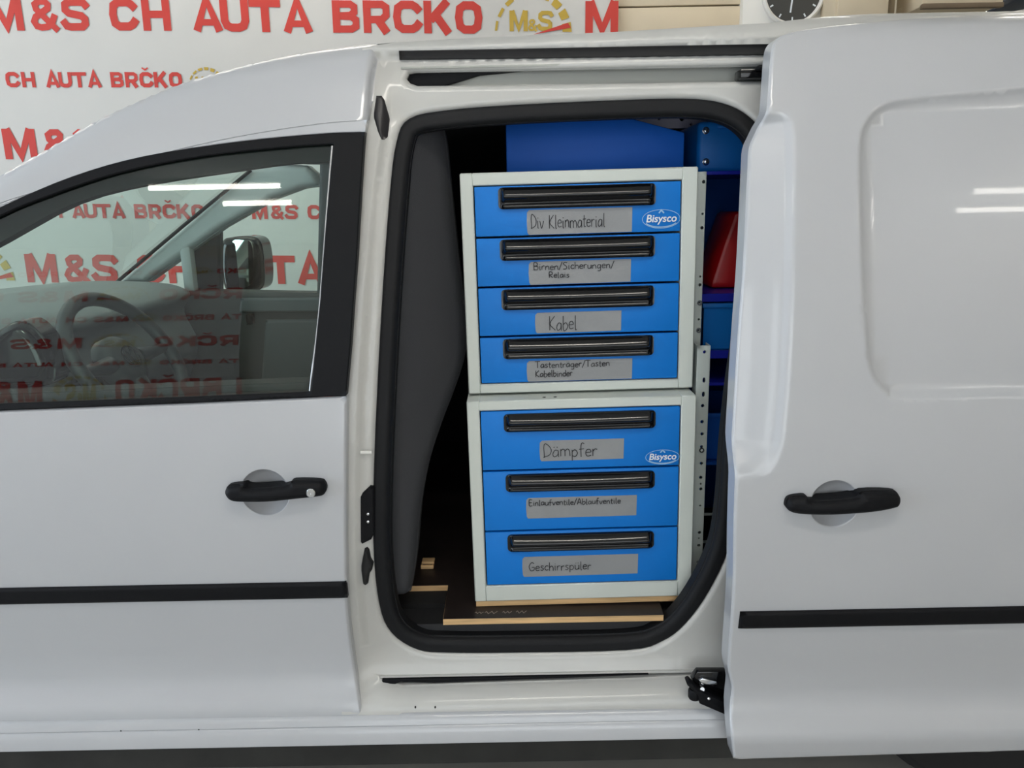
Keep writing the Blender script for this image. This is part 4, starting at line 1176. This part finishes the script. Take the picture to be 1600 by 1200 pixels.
# ------------------------------------------------------------------ shelving beside the cabinets
rack = thing('shelving_unit', (.7, .5, .478), 'grey perforated uprights with blue shelves to the right of the drawer cabinets', 'shelving')
def upright(Xa, Xb, zb_, zt_, Y, circles, rings):
    holes = []
    for (hx, hy, r_, *s) in circles:
        c = at(hx, hy, Y)
        c = (min(max(c[0], Xa + .007), Xb - .006), c[1])
        holes.append(circ(c[0], c[1], r_, 10, s[0] if s else None))
    o = panel('upright', [(Xa, zb_), (Xb, zb_), (Xb, zt_), (Xa, zt_)], lambda X, Z: np.full(len(X), Y), UPR, rack, holes=holes, grid=.03, rnd=(.0015, .0015), thick=.003, label='perforated grey steel upright')
    box('flange', Xa, Xa + .002, Y + .003, Y + .04, zb_, zt_, UPR, o)
    box('flange', Xb - .002, Xb, Y + .003, Y + .04, zb_, zt_, UPR, o)
    for (hx, hy, r_) in rings:
        c = at(hx, hy, Y); c = (min(max(c[0], Xa + .007), Xb - .006), c[1])
        bm = bmesh.new(); lathe(bm, [(r_ * .55, .0), (r_ * .55, .003), (r_, .003), (r_, 0)], 14, axisM((c[0], Y - .0002, c[1]), (0, -1, 0)))
        from_bm('eyelet', bm, CHROME, o, 40)
xa = at(1092, 268, .235); xb = at(1107, 268, .235); zlow = at(1095, 536, .235)[1]
upright(.4175, .4175 + .0235, zlow - .02, xa[1], .245, [(1100, 284, .004), (1098, 334, .0025), (1097, 356, .0038), (1095, 432, .0025), (1095, 445, .0038), (1093, 473, .003), (1093, 499, .0028), (1092, 516, .003)], [(1093, 473, .006), (1092, 516, .006)])
upright(.4235, .4235 + .030, .482, zlow, .200, [(1101, 550, .004), (1100, 594, .0035, .0065), (1099, 616, .0035, .0065), (1098, 634, .004), (1097, 659, .0042), (1097, 678, .004), (1096, 698, .0035), (1096, 724, .004), (1095, 746, .004), (1095, 756, .002), (1095, 764, .004), (1094, 790, .0025), (1093, 832, .004), (1092, 841, .002), (1092, 852, .004), (1091, 878, .004)], [(1096, 703, .006)])
box('back_panel', .45, 1.02, .80, .81, .482, 1.62, BLUED, rack)
box('rear_post', .99, 1.02, .34, .37, .482, 1.62, UPR, rack, .002)
box('rear_post', .99, 1.02, .77, .80, .482, 1.62, UPR, rack, .002)
def zat(y, Y): return at(1130, y, Y)[1]
SH = {}
for k, (yp, mt) in enumerate(((268, BLUEV), (459, BLUEV), (548, BLUEV), (598, BLUEV), (722, BLUED))):
    z = zat(yp, .34) - .001
    bm = bmesh.new()
    bbox(bm, .455, .99, .34, .80, z - .004, z, .001, 1)
    bbox(bm, .455, .99, .338, .342, z - (.018 if k in (1, 2) else .006), z + .002, .001, 1)
    from_bm('shelf', bm, mt, rack, 40)
    SH[k] = z
for yp in (803, 846):
    z = zat(yp, .3)
    bm = bmesh.new(); tube(bm, [(.455, .30, z), (.99, .30, z)], .004, 8)
    from_bm('cross_bar', bm, UPR, rack, 50)
# things on the shelves
c0_, c1_ = at(1074, 265, .40), at(1260, 190, .40)
zb0 = SH[0] + .001
z_t = at(1120, 189, .40)[1]
t = thing('storage_bin', ((c0_[0] + .62) / 2, .55, zb0), 'blue steel bin with two bright bolts at the top right behind the seal', 'storage bin')
bm = bmesh.new()
bbox(bm, .455, .70, .40, .75, zb0, z_t, .012, 3)
from_bm('bin_body', bm, BLUE, t, 40)
box('bin_rim', .50, .68, .392, .40, z_t - .018, z_t - .010, BLUE, t, .003)
for yy_ in (204, 253):
    c = at(1101, yy_, .40)
    bm = bmesh.new(); lathe(bm, [(0, .006), (.0045, .005), (.0062, .001), (.0085, 0), (.0085, -.002)], 14, axisM((c[0] + .003, .3995, c[1]), (0, -1, 0)))
    from_bm('bolt', bm, CHROME, t, 40)
# red bin standing on the second shelf
z1s = SH[1] + .001
rp_ = pl([(1112, 457), (1114, 440), (1132, 385), (1150, 334), (1156, 331), (1230, 331), (1230, 457)], .45)
rp_ = [(max(p[0], .46), max(p[1], z1s)) for p in rp_]
t = thing('red_container', (.6, .55, z1s), 'red plastic container with a sloping side on the blue shelf', 'container')
prism('container_body', rp_, .46, .64, RED, t, .010)
fo = pl([(1158, 332), (1176, 332), (1170, 400), (1176, 455), (1166, 455), (1160, 400)], .45)
fo = [(p[0], max(p[1], z1s + .003)) for p in fo]
prism('container_fold', fo, .452, .47, RED, t, .004)
# blue open-front bin hanging under the second shelf, and two smaller ones lower down
def bin_box(x0, x1, y0, y1, z0, z1, label, mt):
    t = thing('storage_bin', ((x0 + x1) / 2, (y0 + y1) / 2, z0), label, 'storage bin')
    bm = bmesh.new()
    bbox(bm, x0, x1, y0, y0 + .004, z0, z1, .0015, 1); bbox(bm, x0, x1, y1 - .004, y1, z0, z1, .0015, 1)
    bbox(bm, x0, x0 + .004, y0, y1, z0, z1, .0015, 1); bbox(bm, x1 - .004, x1, y0, y1, z0, z1, .0015, 1)
    bbox(bm, x0, x1, y0, y1, z0, z0 + .004, .001, 1)
    from_bm('bin_body', bm, mt, t, 40)
    box('bin_rim', x0 - .002, x1 + .002, y0 - .005, y0, z1 - .012, z1, mt, t, .002)
    return t
bin_box(.47, .75, .35, .70, SH[2] + .001, SH[1] - .022, 'blue bin just below the red container', BLUE)
bin_box(.47, .70, .36, .60, SH[4] + .001, zat(645, .36), 'lowest blue bin beside the perforated upright', BLUED)
# big blue box lying on the upper cabinet
bz = 1.5135
bp_ = pl([(790, 191), (975, 182), (1070, 207)], .34)
poly = [(bp_[0][0], bz), (bp_[2][0], bz), bp_[2], bp_[1], bp_[0]]
t = thing('storage_box', (.15, .45, bz), 'large plain blue box lying on top of the four-drawer cabinet', 'box')
prism('box_body', poly, .34, .60, BLUED, t, .004)
prism('lid_fold', [(bp_[0][0] - .001, bp_[0][1] - .004), (bp_[1][0], bp_[1][1] - .004), bp_[1], bp_[0]], .337, .345, BLUED, t)

# ------------------------------------------------------------------ plywood
zt = .5055
bY = .101
a0p, a1p, nl, nr = at(692, 962, bY), at(1037, 952, bY), at(650, 910, .266), at(700, 908, .266)
pxy = [(a0p[0], bY), (a1p[0], bY), (a1p[0] + .003, .19), (a1p[0] + .05, .19), (a1p[0] + .05, 1.2), (-.34, 1.2), (-.34, .266), (nr[0], .266)]
t = thing('plywood_board', (.1, .5, .478), 'film faced plywood board with a notch, lying under the drawer cabinets', 'board')
def plan(name, poly, z0, z1, mt, parent):
    bm = bmesh.new()
    a = [bm.verts.new((p[0], p[1], z0)) for p in poly]; b = [bm.verts.new((p[0], p[1], z1)) for p in poly]
    bm.faces.new(a[::-1]); bm.faces.new(b)
    for i in range(len(poly)):
        j = (i + 1) % len(poly); bm.faces.new((a[i], a[j], b[j], b[i]))
    return from_bm(name, bm, mt, parent)
plan('ply_core', pxy, zt - .0155, zt - .0012, WOOD, t)
plan('film_face', [(p[0] + (.0008 if i == 0 else 0), p[1] + .0008) for i, p in enumerate(pxy)], zt - .0012, zt, FILM, t)
sp = lambda u, v: (u, v, zt + .0006)
cw = at(765, 953, .118)
st = []
for (xo, ln, am) in ((-.035, .02, .004), (-.012, .03, .006), (.03, .022, .005), (.062, .025, .006)):
    st.append(([(cw[0] + xo + ln * k / 7, .125 + am * math.sin(k * 2.1)) for k in range(8)], .002, 0))
print_mesh('scuff_marks', st, sp, mat('scuff', (150, 140, 130), .7), t, kind='stuff')
box('batten', -.30, .36, .20, 1.1, .4785, zt - .0155, VOID, t)
# plywood packer directly under the lower cabinet
MP = ML.copy()
box('plywood_packer', .002, .492, .004, .44, -.0143, -.0002, WOOD, None, .0008, MP, label='narrow strip of bare plywood packed under the three-drawer cabinet', cat='board')
# offcuts near the pillar trim
o1 = at(658, 893, .36)
t = thing('wood_offcut', (o1[0] + .02, .37, zt), 'small stacked wooden offcuts on the dark board beside the pillar trim', 'wood offcut')
box('offcut', o1[0], o1[0] + .034, .355, .385, zt + .0005, zt + .011, WOOD, t, .002)
box('offcut', o1[0] + .003, o1[0] + .036, .357, .383, zt + .0135, zt + .021, WOOD, t, .002)
box('spacer', o1[0] + .006, o1[0] + .03, .360, .380, zt + .0105, zt + .014, FILM, t)
